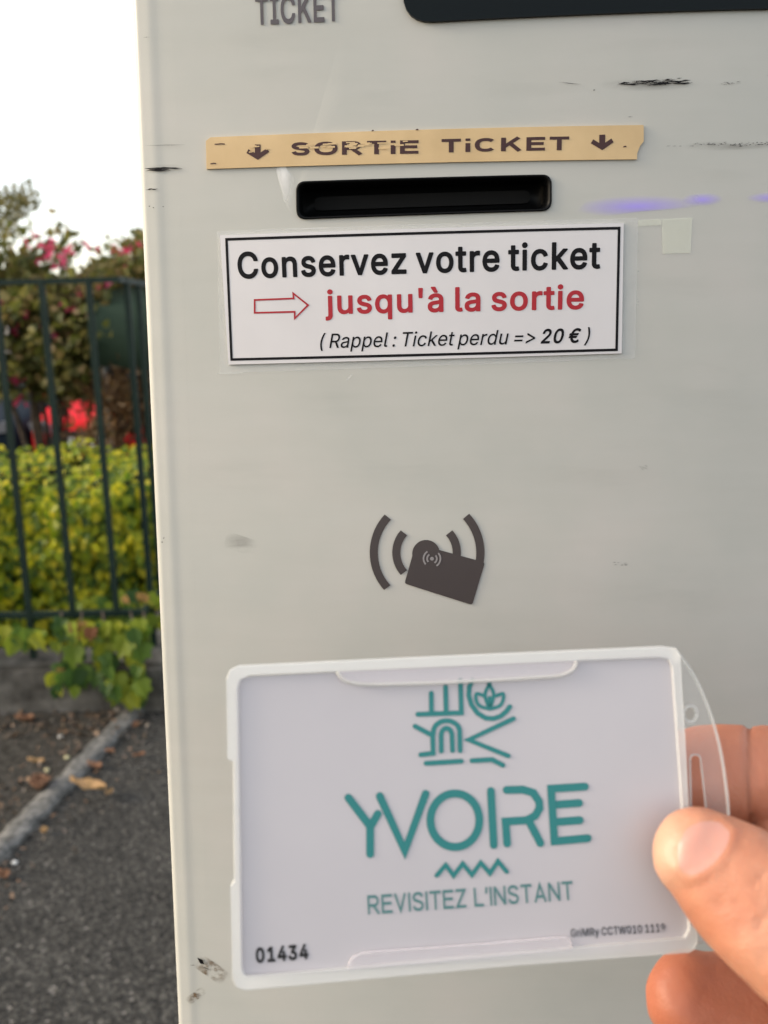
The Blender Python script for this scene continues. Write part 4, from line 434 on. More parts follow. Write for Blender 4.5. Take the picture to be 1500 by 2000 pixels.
def ptext(fr, s, p0, p1, cap_px, style='b', mb=None, shear=0.0, z=.0003, bold=None, track=0.0, t=.00006):
    mb = mb or MB(); A, B = Vector(fr.uv(*p0)), Vector(fr.uv(*p1))
    D = (fr.o + fr.ex*A.x + fr.ey*A.y - CO).length; cap = cap_px*D/ray(*p0).length/FPX
    x = 0.0; items = []
    for i, ch in enumerate(s):
        if ch == ' ': x += 270+track; continue
        k = ('b' if bold and bold[0] <= i < bold[1] else style)+ch
        W, C = GLYPHS[k]; items.append((x, [[(c[j], c[j+1]) for j in range(0, len(c), 2)] for c in C])); x += W+track
    lo = min(p[0] for ox, C in items[:1] for c in C for p in c)+items[0][0]; hi = max(p[0] for c in items[-1][1] for p in c)+items[-1][0]
    dx = B-A; L = dx.length; dx.normalize(); dy = Vector((-dx.y, dx.x)); kx = L/(hi-lo)
    def T(p, ox): q = A + dx*((ox+p[0]-lo)*kx + p[1]*.001*cap*shear) + dy*(p[1]*.001*cap); return (q.x, q.y)
    area = lambda c: sum(c[i][0]*c[(i+1) % len(c)][1]-c[(i+1) % len(c)][0]*c[i][1] for i in range(len(c)))
    def inside(p, c):
        r_ = False
        for i in range(len(c)):
            (x1, y1), (x2, y2) = c[i], c[i-1]
            if (y1 > p[1]) != (y2 > p[1]) and p[0] < (x2-x1)*(p[1]-y1)/(y2-y1)+x1: r_ = not r_
        return r_
    for ox, C in items:
        outs = [c for c in C if area(c) > 0]; hs = [c for c in C if area(c) <= 0]
        for o in outs:
            mb.prism([T(p, ox) for p in o], z-t, z, [[T(p, ox) for p in h] for h in hs if inside(h[0], o)])
    return mb

# ================================================================== SETTING: ground
def gz(x, y):                      # the street is level, the car park behind the planting lies lower
    t = min(max((y-4.4)/4.6, 0), 1); t = t*t*(3-2*t); return -0.78*t
mb = MB(); xs = [-400, -120, -40, -15, -8, -5, -3, -1.5, 0, 1.5, 4, 10, 30, 120, 400]
ys = [-400, -100, -30, -8, -3, -1, 0, 1, 2, 3, 4, 4.5, 5, 5.5, 6, 6.5, 7, 7.5, 8, 8.5, 9, 12, 20, 40, 120, 600]
V = [(x, y, gz(x, y)) for y in ys for x in xs]; nx = len(xs)
F = [(j*nx+i, j*nx+i+1, (j+1)*nx+i+1, (j+1)*nx+i) for j in range(len(ys)-1) for i in range(nx-1)]
tag(link('ground', V, F, M_asph, smooth=True), kind='structure')

# kerb line on the ground runs from lower left to the fence corner
K0, K1 = at_z(2, 1660), at_z(262, 1392)
kd = (K1-K0).normalized(); kn = Vector((-kd.y, kd.x, 0))      # kn points to the far left side
Ka, Kb = K0 - kd*1.6, K1 + kd*.02
strip = [Ka, Kb, Vector((-.72, 2.62, 0)), Vector((-6, 2.62, 0)), Vector((-6, Ka.y-.1, 0))]
tag(link('pavement', [(p.x, p.y, .004) for p in strip], [tuple(range(5))], M_old), kind='structure')
mb = MB(); N = 150; W = .029; prof = [(-W*1.05, -.01), (-W, .009), (-W*.85, .013), (0, .014), (W*.85, .012), (W, .008), (W*1.05, -.01)]
V = []; F = []
for i in range(N+1):
    p = Ka.lerp(Kb, i/N)
    for k, (a, z) in enumerate(prof):
        n_ = noise.noise(Vector((i*.45, k*1.7, 3)))*.008
        V.append(p + kn*(a+n_) + Vector((0, 0, z+noise.noise(Vector((i*.37, k*1.3, 9)))*.007)))
m_ = len(prof)
F = [(i*m_+k, (i+1)*m_+k, (i+1)*m_+k+1, i*m_+k+1) for i in range(N) for k in range(m_-1)]
tag(link('kerb', V, F, M_kerb, smooth=True), kind='structure')

# ================================================================== TICKET MACHINE
FY = .2745
FACE = Frame(at_y(750, 1000, FY), Vector((1, 0, 0)), Vector((0, 0, 1)))
FACE.bulge, FACE.x0 = .60, .08  # bulge added so the light fades from left to right
machine = empty('ticket_machine', (.09, FY+.14, 0))
tag(machine, 'tall cream ticket machine with scuffed front panel and black slot', 'ticket machine')
# housing: rounded front edges, tapering a little towards the ground; front panel has two openings
(xa, za), (xb, zb) = FACE.uv(262, 0), FACE.uv(352, 2000)
xl = lambda v: xa + (xb-xa)*(v-za)/(zb-za) - .0010
RAD = .0022
LIP = .0125; ox = FACE.o.x; XR = .235
vb, vt = -FACE.o.z+.0, .36
slot_uv = FACE.uvs([(579, 356), (1076, 342), (1076, 411), (580, 428)])
slot = roundpoly(slot_uv, .0028, 6)
disp_uv = [FACE.uv(786, -420), FACE.uv(786, 0), FACE.uv(838, 47), FACE.uv(1560, 20), FACE.uv(1560, -420)]
disp = roundpoly([FACE.uv(776, -380), FACE.uv(788, 48), FACE.uv(1640, 17), FACE.uv(1640, -400)], .008, 6)
mb = MB()
# flat front as one plate with holes (front surface only) then rounded sides
outer = [(xl(vb)+LIP, vb), (XR, vb), (XR, vt), (xl(vt)+LIP, vt)]
loops = [outer, slot, disp]; pts = [p for l in loops for p in l]
tr = tessellate_polygon([[Vector((x, y, 0)) for x, y in l] for l in loops])
F = []
for a, b, c in tr:
    ar = (pts[b][0]-pts[a][0])*(pts[c][1]-pts[a][1])-(pts[c][0]-pts[a][0])*(pts[b][1]-pts[a][1])
    F.append((a, b, c) if ar > 0 else (c, b, a))
V = [(x, y, 0) for x, y in pts]
def shell(nrow=14):
    V, F = [], []; rows = []
    for j in range(nrow+1):
        v = vb + (vt-vb)*j/nrow; x0 = xl(v); row = []
        for k in range(14): sx_ = LIP-(LIP-RAD)*k/14; row.append((x0+sx_, v, .00024*math.exp(-((sx_-.0052)/.0019)**2)))   # raised seam along the edge
        for k in range(9): a = R(90*k/8); row.append((x0+RAD-RAD*math.sin(a), v, -RAD+RAD*math.cos(a)))
        row += [(x0, v, -.28), (XR+.02, v, -.28)]
        for k in range(9): a = R(90*(8-k)/8); row.append((XR+RAD*math.sin(a)*1.0, v, -RAD+RAD*math.cos(a)))
        rows.append(row)
    m = len(rows[0]); V = [p for r in rows for p in r]
    for j in range(nrow):
        for k in range(m-1): F.append((j*m+k, (j+1)*m+k, (j+1)*m+k+1, j*m+k+1))
    F.append(tuple(nrow*m+k for k in range(m))); return V, F
mb.add(V, F); mb.add(*shell())
body = mb.build('housing', M_body, machine, FACE.M)
me = body.data
for p in me.polygons: p.use_smooth = True
# ticket slot: black moulding set in the opening
mb = MB(); z0 = .0006
cx = sum(p[0] for p in slot)/len(slot); cy = sum(p[1] for p in slot)/len(slot)
def scl(loop, dx, dy): return [(cx+(x-cx)*(1-dx), cy+(y-cy)*(1-dy)) for x, y in loop]
L = [(scl(slot, -.006, -.04), -.002), (scl(slot, -.004, -.03), z0), (scl(slot, .012, .07), z0), (scl(slot, .03, .16), -.0022), (scl(slot, .035, .20), -.0085)]
n = len(slot); V = [(x, y, z) for l, z in L for x, y in l]; F = []
for i in range(len(L)-1):
    for k in range(n): F.append((i*n+k, i*n+(k+1) % n, (i+1)*n+(k+1) % n, (i+1)*n+k))
F.append(tuple((len(L)-1)*n+k for k in range(n))); mb.add(V, F)
slo = mb.build('ticket_slot', M_black, machine, FACE.M, True)
mb = MB(); mb.prism(scl(slot, .13, .62), -.0084, -.0078); mb.build('slot_mouth', M_void, slo, FACE.M)
# display
mb = MB(); mb.prism(disp, -.003, .0012); dsp = mb.build('display_window', M_glass, machine, FACE.M)
bev = dsp.modifiers.new('bevel', 'BEVEL'); bev.width = .0008; bev.segments = 2; bev.limit_method = 'ANGLE'
# printed word under the display
ptext(FACE, 'TICKET', (500, 50), (664, 42), 52, 'b').build('printed_word', M_greyink, machine, FACE.M)

# contactless symbol
def px_arc(cx, cy, r, a0, a1, n=18): return [(cx+r*math.cos(R(a0+(a1-a0)*k/n)), cy-r*math.sin(R(a0+(a1-a0)*k/n))) for k in range(n+1)]
PXM = .1525e-3                     # metres per photo pixel on the machine front
mb = MB()
for k, (c, rr, a0, a1) in enumerate((((832, 1079), 102, 137, 222), ((832, 1079), 58, 138, 222), ((834, 1079), 58, 42, -8), ((834, 1079), 104, 43, -12))):
    mb.stroke(FACE.uvs(px_arc(c[0], c[1], rr, a0, a1)), 16.5*PXM, .00030+k*6e-6)
cardp = roundpoly(FACE.uvs([(812, 1061), (947, 1098), (922, 1181), (790, 1139)]), .0009)
mb.add([(x, y, .00034) for x, y in cardp], [tuple(range(len(cardp)-1, -1, -1))])
knob = FACE.uvs(px_arc(832, 1081, 27, 0, 360*29/30, 29)); mb.add([(x, y, .00036) for x, y in knob], [tuple(range(30))])
sym = mb.build('contactless_symbol', M_darkink, machine, FACE.M)
mb = MB(); mb.disc(FACE.uv(843.5, 1090.5), 4.0*PXM, .00044)
for rr in (9.5, 16.5):
    for a0, a1 in ((122, 222), (-58, 42)):
        mb.stroke(FACE.uvs(px_arc(843.5, 1090.5, rr, a0, a1, 10)), 3.4*PXM, .00044)
mb.build('wave_mark', M_lightink, sym, FACE.M)

# label tape: SORTIE TICKET
mb = MB(); tape = FACE.uvs([(403, 276), (412, 269), (1254, 245), (1256, 246), (1256, 277), (1249, 286), (1243, 301), (1243, 312), (404, 331)])
mb.prism(tape, .0001, .0007); strip_o = mb.build('label_tape', M_tape, machine, FACE.M); strip_o['label'] = 'yellowed tape with torn end'
bev = strip_o.modifiers.new('bevel', 'BEVEL'); bev.width = .00018; bev.segments = 2; bev.limit_method = 'ANGLE'
mb = MB(); text(FACE, 'SORT|E', (569, 305), (817, 301), 25, .215, mb, z=.00078, gap=.2)
text(FACE, 'T|CKET', (862, 299), (1110, 294), 25, .215, mb, z=.00078, gap=.2)
for cx_, cy_ in ((504, 298), (1175, 279)):
    mb.stroke(FACE.uvs([(cx_, cy_-15), (cx_, cy_+6)]), 11*PXM, .00079)
    mb.stroke(FACE.uvs([(cx_-20, cy_-2), (cx_, cy_+10), (cx_+20, cy_-4)]), 8*PXM, .00080)
mb.build('lettering', M_tapeink, strip_o, FACE.M)
# scratches that have lifted the ink and dirt at the left end
mb = MB()
for a in range(26):
    x = random.uniform(570, 815); y = random.choice((283, 287, 291))-(x-570)*.016+random.uniform(-3, 3); l = random.uniform(6, 26)
    mb.stroke(FACE.uvs([(x, y), (x+l, y-.5)]), random.uniform(1.6, 3.4)*PXM, .00086+a*3e-6)
for a in range(8):
    x = random.uniform(486, 520); y = random.uniform(286, 300); mb.stroke(FACE.uvs([(x, y), (x+random.uniform(4, 10), y-1)]), 2*PXM, .00086+a*3e-6)
mb.build('worn_scratches', M_tape, strip_o, FACE.M)
for x, y, l in ((412, 321, 11), (420, 283, 20), (1216, 288, 6), (726, 257, 4), (812, 255, 5)):
    mb = MB(); mb.stroke(FACE.uvs([(x, y), (x+l*.6, y-1.2), (x+l, y-.6)]), 2.0*PXM, .00085); mb.build('dirt_fleck', M_tapeink, strip_o, FACE.M)

# laminated notice
film = FACE.uvs([(424, 452), (1246, 426), (1240, 700), (430, 729)]); mb = MB(); mb.prism(film, .00005, .00018)
flm = mb.build('notice', M_film, machine, FACE.M); flm['label'] = 'laminated white notice in black border'
mb = MB(); mb.prism(FACE.uvs([(430, 460), (1217, 436), (1213, 690), (447, 712)]), .0002, .0007); pap = mb.build('notice_sheet', M_paper, flm, FACE.M)
mb = MB(); mb.stroke(FACE.uvs([(443, 468), (1208, 446), (1203, 683), (453, 702)]), 5*PXM, .00078, True)
ptext(FACE, 'Conservez votre ticket', (466, 545), (1171, 525), 52, 'b', mb, z=.00078)
ptext(FACE, '( Rappel : Ticket perdu => 20 € )', (624, 680), (1148, 669), 28, 'r', mb, shear=.21, z=.00078, bold=(27, 31))
mb.build('black_lettering', M_ink, flm, FACE.M)
mb = MB(); ptext(FACE, "jusqu'à la sortie", (636, 614), (1139, 604), 47, 'b', mb, z=.00078)
mb.stroke(FACE.uvs([(498, 586), (574, 583), (573, 573), (602, 596), (576, 622), (576, 609), (498, 611)]), 3.4*PXM, .0008, True)
mb.build('red_lettering', M_red, flm, FACE.M)
# glints of the film's seam, painted as white specks and short lines
mb = MB()
for a in range(44):
    x = random.gauss(1238, 5); y = random.uniform(432, 600) if a > 12 else random.uniform(425, 445)
    mb.disc(FACE.uv(x, y), random.uniform(.6, 1.7)*PXM, .0003, 6)
mb.stroke(FACE.uvs([(424, 730), (470, 729)]), 1.6*PXM, .0003); mb.stroke(FACE.uvs([(678, 742), (688, 731)]), 2.2*PXM, .0003)
mb.stroke(FACE.uvs([(560, 448), (640, 446)]), 1.5*PXM, .0003)
mb.build('film_glints', clear('white film glints', (.80, .80, .78), .4, .4), flm, FACE.M)['kind'] = 'stuff'

# wear and painted reflections on the front panel, each a flat mark of its own
def mark(name, pts, m, z):
    uv = FACE.uvs(pts); c = Vector((sum(p[0] for p in uv)/len(uv), sum(p[1] for p in uv)/len(uv)))
    M = FACE.M @ Matrix.Translation((c.x, c.y, z))
    return link(name, [(x-c.x, y-c.y, 0) for x, y in uv], [tuple(range(len(uv)))][::1], m, machine, M)
def quad(x0, y0, x1, y1, hw):
    d = Vector((x1-x0, y1-y0)).normalized(); n_ = Vector((d.y, -d.x))*hw
    return [(x0+n_.x, y0+n_.y), (x0-n_.x, y0-n_.y), (x1-n_.x, y1-n_.y), (x1+n_.x, y1+n_.y)]
def sliver(mb, x, y, l, w, z, ang=-.03):
    n_ = 6; top = []; bot = []
    for k in range(n_+1):
        t_ = k/n_; e = math.sin(math.pi*min(.97, max(.03, t_)))*w*random.uniform(.35, 1)
        yy = y+l*t_*ang+random.uniform(-.5, .5)*w*.5; top.append((x+l*t_, yy-e*.5)); bot.append((x+l*t_, yy+e*.5))
    mb.add([(a, b, z) for a, b in FACE.uvs(top+bot[::-1])], [tuple(range(2*n_+1, -1, -1))])
mb = MB(); zz = .0003
def Z():
    global zz
    zz += 2e-6; return zz
for a in range(34):                # the heavy rubber scuff
    x = random.triangular(1185, 1345, 1275); sliver(mb, x, 164-(x-1190)*.015+random.gauss(0, 3.2), random.uniform(8, 30), random.uniform(.8, 3.6), Z(), random.uniform(-.16, .02))
for x, y, l, w in ((1240, 160, 50, 5), (1275, 165, 40, 5), (1300, 161, 48, 4.5), (1322, 164, 30, 5), (1205, 166, 44, 2.5)): sliver(mb, x, y, l, w, Z(), -.06)
mb.build('scuff_mark', M_ink, machine, FACE.M); mb = MB()
for a in range(14): sliver(mb, random.uniform(1405, 1440), 163+random.gauss(0, 2), random.uniform(3, 9), random.uniform(.5, 1.2), Z())
mb.build('scuff_mark', M_ink, machine, FACE.M); mb = MB()
for a in range(7): sliver(mb, random.uniform(1480, 1530), 151+random.gauss(0, 5), random.uniform(8, 26), random.uniform(1, 2.2), Z(), -.1)
mb.build('scuff_mark', M_ink, machine, FACE.M); mb = MB()
sliver(mb, 1090, 161, 45, 1.1, Z(), .1); sliver(mb, 1158, 177, 4, 3, Z()); sliver(mb, 1225, 229, 10, 1, Z())
mb.build('scuff_mark', M_ink, machine, FACE.M); mb = MB()
for a in range(70):                # the dotted line to the right
    x = random.uniform(1350, 1560); sliver(mb, x, 283-abs(x-1430)*.006+random.gauss(0, 1.9), random.uniform(2, 9), random.uniform(.5, 1.7), Z())
for x in (1300, 1312, 1325, 1345): sliver(mb, x, 286, random.uniform(5, 12), 1, Z())
mb.build('scuff_mark', M_ink, machine, FACE.M); mb = MB()
sliver(mb, 283, 331, 74, 7, Z(), -.03); sliver(mb, 285, 334, 50, 4, Z()); sliver(mb, 292, 328, 62, 2.6, Z(), .0); sliver(mb, 285, 371, 24, 3.6, Z(), -.08)
sliver(mb, 284, 285, 80, 1.0, Z(), -.02); sliver(mb, 281, 74, 12, 1, Z())
mb.build('scuff_mark', M_ink, machine, FACE.M); mb = MB()
for x, y in ((291, 403), (299, 406), (318, 404), (319, 1050), (316, 1058)): sliver(mb, x, y, 3.2, 2.6, Z())
mb.build('scuff_mark', M_ink, machine, FACE.M); mb = MB()
mb.add([(a, b, Z()) for a, b in FACE.uvs([(386, 1868), (397, 1873), (399, 1881), (392, 1880), (389, 1875)][::-1])], [(0, 1, 2, 3, 4)])
sliver(mb, 397, 1887, 14, 2, Z(), .3); sliver(mb, 372, 1883, 10, 1, Z())
mb.build('scuff_mark', M_ink, machine, FACE.M); mb = MB()
for a in range(9): sliver(mb, 1190+random.uniform(0, 30), 1102+random.gauss(0, 2), random.uniform(3, 8), .8, Z())
mb.build('scuff_mark', M_ink, machine, FACE.M); mb = MB()
for a in range(5): sliver(mb, 1244+random.uniform(0, 14), 908+a*1.5, 6, 1, Z(), .5)
mb.build('scuff_mark', M_ink, machine, FACE.M)
mark('dirt_smear', quad(1165, 168, 1375, 160, 13), M_smear, .00022)
mark('dirt_smear', quad(1330, 288, 1540, 280, 9), M_smear, .00023)
mark('dirt_smear', quad(276, 332, 366, 328, 9), M_smear, .00024)
mark('dirt_smear', quad(440, 1052, 500, 1072, 16), M_smear, .00025)
mark('dirt_smear', quad(388, 1876, 440, 1912, 15), M_brown, .00022)
mark('rust_stain', quad(364, 1958, 402, 1930, 8), M_brown, .00026)
for x0, y0, x1, y1, hw in ((430, 150, 650, 138, 30), (900, 180, 1160, 150, 26), (1120, 560, 1480, 520, 60), (1260, 720, 1500, 800, 50), (620, 900, 980, 930, 60), (380, 880, 560, 960, 46), (1000, 940, 1330, 890, 40), (1180, 1120, 1460, 1180, 40), (660, 180, 860, 190, 24), (420, 60, 700, 90, 26), (1050, 90, 1460, 60, 30), (560, 760, 760, 800, 34), (1300, 330, 1500, 330, 30)):
    mark('wiping_streak', quad(x0, y0, x1, y1, hw), M_faint, .00016)
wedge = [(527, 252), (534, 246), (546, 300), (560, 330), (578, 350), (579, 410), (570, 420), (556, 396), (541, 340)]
mark('wedge_reflection', wedge, M_bright, .00019)  # wedge-shaped reflection painted pale on the panel
mb = MB(); mb.add([(x, y, .0002) for x, y in FACE.uvs([(1292, 428), (1352, 425), (1348, 494), (1294, 496)])], [(3, 2, 1, 0)])
mb.add([(x, y, .0002) for x, y in FACE.uvs([(1246, 430), (1291, 428), (1291, 440), (1246, 442)])], [(3, 2, 1, 0)])
mb.build('pale_reflection', M_pale, machine, FACE.M)  # pale square reflection painted as flat patches beside the slot
# violet reflections on the front, painted as soft-edged glowing patches
M_violet = bpy.data.materials.new('painted violet reflection'); M_violet.use_nodes = True; t = M_violet.node_tree
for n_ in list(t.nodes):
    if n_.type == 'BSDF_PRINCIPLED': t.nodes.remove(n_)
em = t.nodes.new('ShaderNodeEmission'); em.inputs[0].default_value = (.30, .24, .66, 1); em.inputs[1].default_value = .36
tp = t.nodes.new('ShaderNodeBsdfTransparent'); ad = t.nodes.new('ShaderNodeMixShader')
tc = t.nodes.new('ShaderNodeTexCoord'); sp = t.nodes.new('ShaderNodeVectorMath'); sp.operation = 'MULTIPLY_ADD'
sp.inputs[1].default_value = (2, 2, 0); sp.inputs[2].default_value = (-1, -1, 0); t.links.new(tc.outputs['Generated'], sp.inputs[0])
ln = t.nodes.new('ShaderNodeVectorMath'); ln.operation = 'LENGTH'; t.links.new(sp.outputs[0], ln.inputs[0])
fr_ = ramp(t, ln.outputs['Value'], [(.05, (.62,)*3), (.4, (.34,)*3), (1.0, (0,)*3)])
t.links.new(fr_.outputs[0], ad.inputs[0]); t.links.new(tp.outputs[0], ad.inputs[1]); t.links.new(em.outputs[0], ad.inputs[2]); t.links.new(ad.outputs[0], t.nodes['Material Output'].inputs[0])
mark('violet_reflection', [(1120, 420), (1150, 426), (1250, 413), (1365, 404), (1362, 382), (1250, 382), (1150, 388)], M_violet, .00028)
mark('violet_reflection', [(1330, 404), (1400, 402), (1412, 388), (1400, 376), (1334, 382)], M_violet, .00030)
mark('violet_reflection', [(1455, 398), (1560, 394), (1566, 374), (1462, 378)], M_violet, .00028)

# the plate's bulge is added to grade the light across it: cut every flat piece into narrow strips and bend it to the plate
def bend(o):
    L = FACE.M.inverted() @ WM(o); LI = L.inverted(); bm = bmesh.new(); bm.from_mesh(o.data)
    for v in bm.verts: v.co = L @ v.co
    x_ = [v.co.x for v in bm.verts]; k = int(min(x_)/.008)-1
    while k*.008 < max(x_):
        if k*.008 > min(x_): bmesh.ops.bisect_plane(bm, geom=bm.verts[:]+bm.edges[:]+bm.faces[:], plane_co=(k*.008, 0, 0), plane_no=(1, 0, 0), dist=1e-6)
        k += 1
    for v in bm.verts:
        if v.co.z > -.05: v.co.z -= FACE.bulge*(v.co.x-FACE.x0)**2
    for v in bm.verts: v.co = LI @ v.co
    bm.to_mesh(o.data); bm.free(); o.data.update()
def kids(o): return [k_ for c_ in o.children for k_ in [c_]+kids(c_)]
bpy.context.view_layer.update()
for o in kids(machine): bend(o)

# ================================================================== CARD AND HOLDER
rot = MC.to_3x3()
CARD = Frame(MC @ Vector((-.02844, -.03293, -.1796)), rot @ Vector((.9978, .0447, -.049)), rot @ Vector((-.0342, .9939, -.105)))
CPX = .0985e-3
holder = empty('card_holder', CARD.o + CARD.ex*.043 - CARD.ey*.056)
tag(holder, 'milky clear plastic badge holder pinched between thumb and finger', 'card holder')
card_e = empty('parking_card', CARD.o + CARD.ex*.0428 - CARD.ey*.05)
tag(card_e, 'white plastic card with teal emblem and lettering inside the clear holder', 'card')
mb = MB(); cr = roundpoly(CARD.uvs([(459, 1323), (1314, 1279), (1352, 1851), (469, 1911)]), .0026)
mb.prism(cr, -.0008, 0); cb = mb.build('card_blank', M_card, card_e, CARD.M)
# emblem drawn as strokes
def cpx(pts): return [(760+x*280/1500, 1310+y*280/1500) for x, y in pts]     # coordinates of a 5.36x enlargement
mb = MB(); lv = 0
def st(pts, w, cap=True, closed=False, mbx=None):
    global lv
    m_ = mbx or mb; lv = (lv+1) % 9; uv = CARD.uvs(pts); z = .00012+lv*6e-6
    m_.stroke(uv, w*CPX, z, closed)
    if cap and not closed:
        for e in (0, -1):
            lv = (lv+1) % 9; m_.disc(uv[e], w*CPX*.5, .00012+lv*6e-6)
w_ = 9.6
for pts in ([(300, 455), (755, 440), (745, 100)], [(440, 235), (442, 430)], [(590, 170), (595, 430)],
            [(270, 580), (430, 665)], [(330, 878), (460, 862), (455, 690), (462, 640)] + arc(600, 640, 138, -118, 175, 5, 14) + [(742, 835)],
            [(545, 840), (543, 690)] + arc(600, 680, 57, -80, 180, 0, 10) + [(662, 835)],
            [(385, 968), (755, 945)], [(1300, 500), (830, 722), (1245, 890)], [(865, 940), (1075, 928), (1190, 988)]):
    st(cpx(pts), w_)
st(cpx([(870, 100), (838, 170), (832, 260), (862, 360), (925, 445), (1010, 495), (1090, 500), (1165, 475), (1225, 425), (1262, 375)]), w_)
for pts in ([(1050, 400), (1010, 300), (1005, 230), (1045, 150), (1050, 150), (1090, 225), (1085, 300), (1050, 400)],
            [(1050, 400), (950, 370), (910, 310), (915, 240), (985, 260)], [(1050, 400), (1150, 370), (1190, 310), (1190, 240), (1120, 262)], [(1050, 395), (1050, 280)]):
    st([tuple(q) for q in catmull([Vector(p) for p in cpx(pts)], 3)], 7.0)
mb.build('emblem', M_teal, card_e, CARD.M)
# the town name, letters drawn after the photograph
def npx(pts): return [(640+x*560/1500, 1300+y*560/1500) for x, y in pts]
mb = MB(); w_ = 15.2
for pts in ([(108, 690), (222, 840)], [(262, 775), (222, 845), (222, 985)], [(272, 682), (403, 968), (512, 670)],
            [(853, 655), (868, 938)], [(935, 650), (1020, 648)] + [(1075, 665), (1105, 710), (1108, 745), (1085, 785), (1040, 808)] + [(930, 815), (938, 930)], [(1052, 812), (1112, 928)],
            [(1345, 632), (1168, 643), (1185, 918), (1360, 902)], [(1180, 728), (1315, 718)], [(1185, 818), (1318, 808)]):
    st(npx(pts), w_, cap=True)
st([tuple(q) for q in npx([(665+128*math.cos(R(a)), 808+140*math.sin(R(a))) for a in range(0, 360, 8)])], w_, closed=True)
st(npx([(570, 1097), (617, 1042), (658, 1098), (706, 1035), (754, 1094), (800, 1030), (848, 1086), (890, 1022), (936, 1078)]), 8.5)
mb.build('town_name', M_teal, card_e, CARD.M)
mb = MB(); text(CARD, "REVISITEZ L'INSTANT", (719, 1786), (1120, 1757), 36, .15, mb, z=.00012, gap=.17); mb.build('motto', M_teal2, card_e, CARD.M)
mb = MB(); ptext(CARD, '01434', (500, 1881), (603, 1873), 29, 'h', mb, z=.00012)
mb.build('card_number', M_cardink, card_e, CARD.M); mb = MB()
ptext(CARD, 'GriMRy CCTW010 1119', (1115, 1830), (1299, 1819), 15, 'r', mb, z=.00012, track=40); mb.build('maker_code', M_cardink, card_e, CARD.M)

outer = [(445, 1482), (443, 1325), (450, 1307), (465, 1300), (800, 1284), (1298, 1262), (1318, 1265), (1326, 1280), (1336, 1450), (1348, 1700), (1360, 1838), (1354, 1851),
         (1343, 1858), (1000, 1884), (480, 1931), (462, 1925), (455, 1908), (451, 1727), (458, 1719), (456, 1487)]
inner = [(466, 1345), (471, 1327), (488, 1319), (1286, 1284), (1303, 1288), (1310, 1302), (1329, 1570), (1343, 1812), (1334, 1829), (900, 1866), (492, 1905), (479, 1901), (474, 1888)]
mb = MB(); mb.prism(CARD.uvs(outer), -.0026, .0010, [CARD.uvs(inner)])
rim = mb.build('rim', M_rim, holder, CARD.M)
bev = rim.modifiers.new('bevel', 'BEVEL'); bev.width = .0006; bev.segments = 3; bev.limit_method = 'ANGLE'
mb = MB(); mb.prism(roundpoly(CARD.uvs([(462, 1325), (1312, 1282), (1348, 1848), (472, 1908)]), .002), -.0022, -.0012); mb.build('back_plate', M_tab, holder, CARD.M)
# tab with a round hole and a long slot
arcp = [(1327, 1275), (1350, 1305), (1372, 1345), (1392, 1395), (1408, 1450), (1419, 1510), (1427, 1580), (1428, 1660), (1420, 1740), (1405, 1800), (1385, 1838), (1367, 1845)]
tabp = arcp + [(1350, 1700), (1338, 1450), (1328, 1290)]
hole = [(1352+13*math.cos(R(a)), 1396+16*math.sin(R(a))) for a in range(0, 360, 18)]
slotp = roundpoly([(1352, 1476), (1372, 1476), (1386, 1600), (1386, 1720), (1362, 1720), (1354, 1600)], 10, 5)
mb = MB(); mb.prism(CARD.uvs(tabp), -.0020, -.0005, [CARD.uvs(hole), CARD.uvs(slotp)]); tab = mb.build('lanyard_tab', M_tab, holder, CARD.M)
mb = MB(); A3 = [Vector((x, y, -.0012)) for x, y in CARD.uvs(arcp)]
mb.tube(catmull(A3, 4), .00034, 6)
mb.tube([Vector((x, y, -.0012)) for x, y in CARD.uvs(hole+hole[:1])], .00042, 6)
mb.tube([Vector((x, y, -.0012)) for x, y in CARD.uvs(slotp+slotp[:1])], .00018, 6)
mb.build('tab_edge', M_edge, tab, CARD.M, True)
# thumb lips at top and bottom that keep the card in
lip1 = [(660, 1311), (668, 1324), (690, 1333), (740, 1336), (900, 1331), (1070, 1321), (1100, 1316), (1117, 1307), (1124, 1291)]
mb = MB(); mb.prism(CARD.uvs(lip1), .0003, .0011); lp = mb.build('retaining_lip', M_lip, holder, CARD.M)
mb = MB(); mb.tube(catmull([Vector((x, y, .0008)) for x, y in CARD.uvs(lip1)], 3), .00040, 6); mb.build('lip_edge', M_edge, lp, CARD.M, True)
lip2 = [(680, 1890), (684, 1872), (698, 1862), (730, 1856), (900, 1844), (1080, 1829), (1104, 1829), (1112, 1836), (1114, 1851)]
mb = MB(); mb.prism(CARD.uvs(lip2), .0003, .0011); lp = mb.build('retaining_lip', M_lip, holder, CARD.M)
mb = MB(); mb.tube(catmull([Vector((x, y, .0007)) for x, y in CARD.uvs(lip2)], 3), .00022, 6); mb.build('lip_edge', M_lip, lp, CARD.M, True)

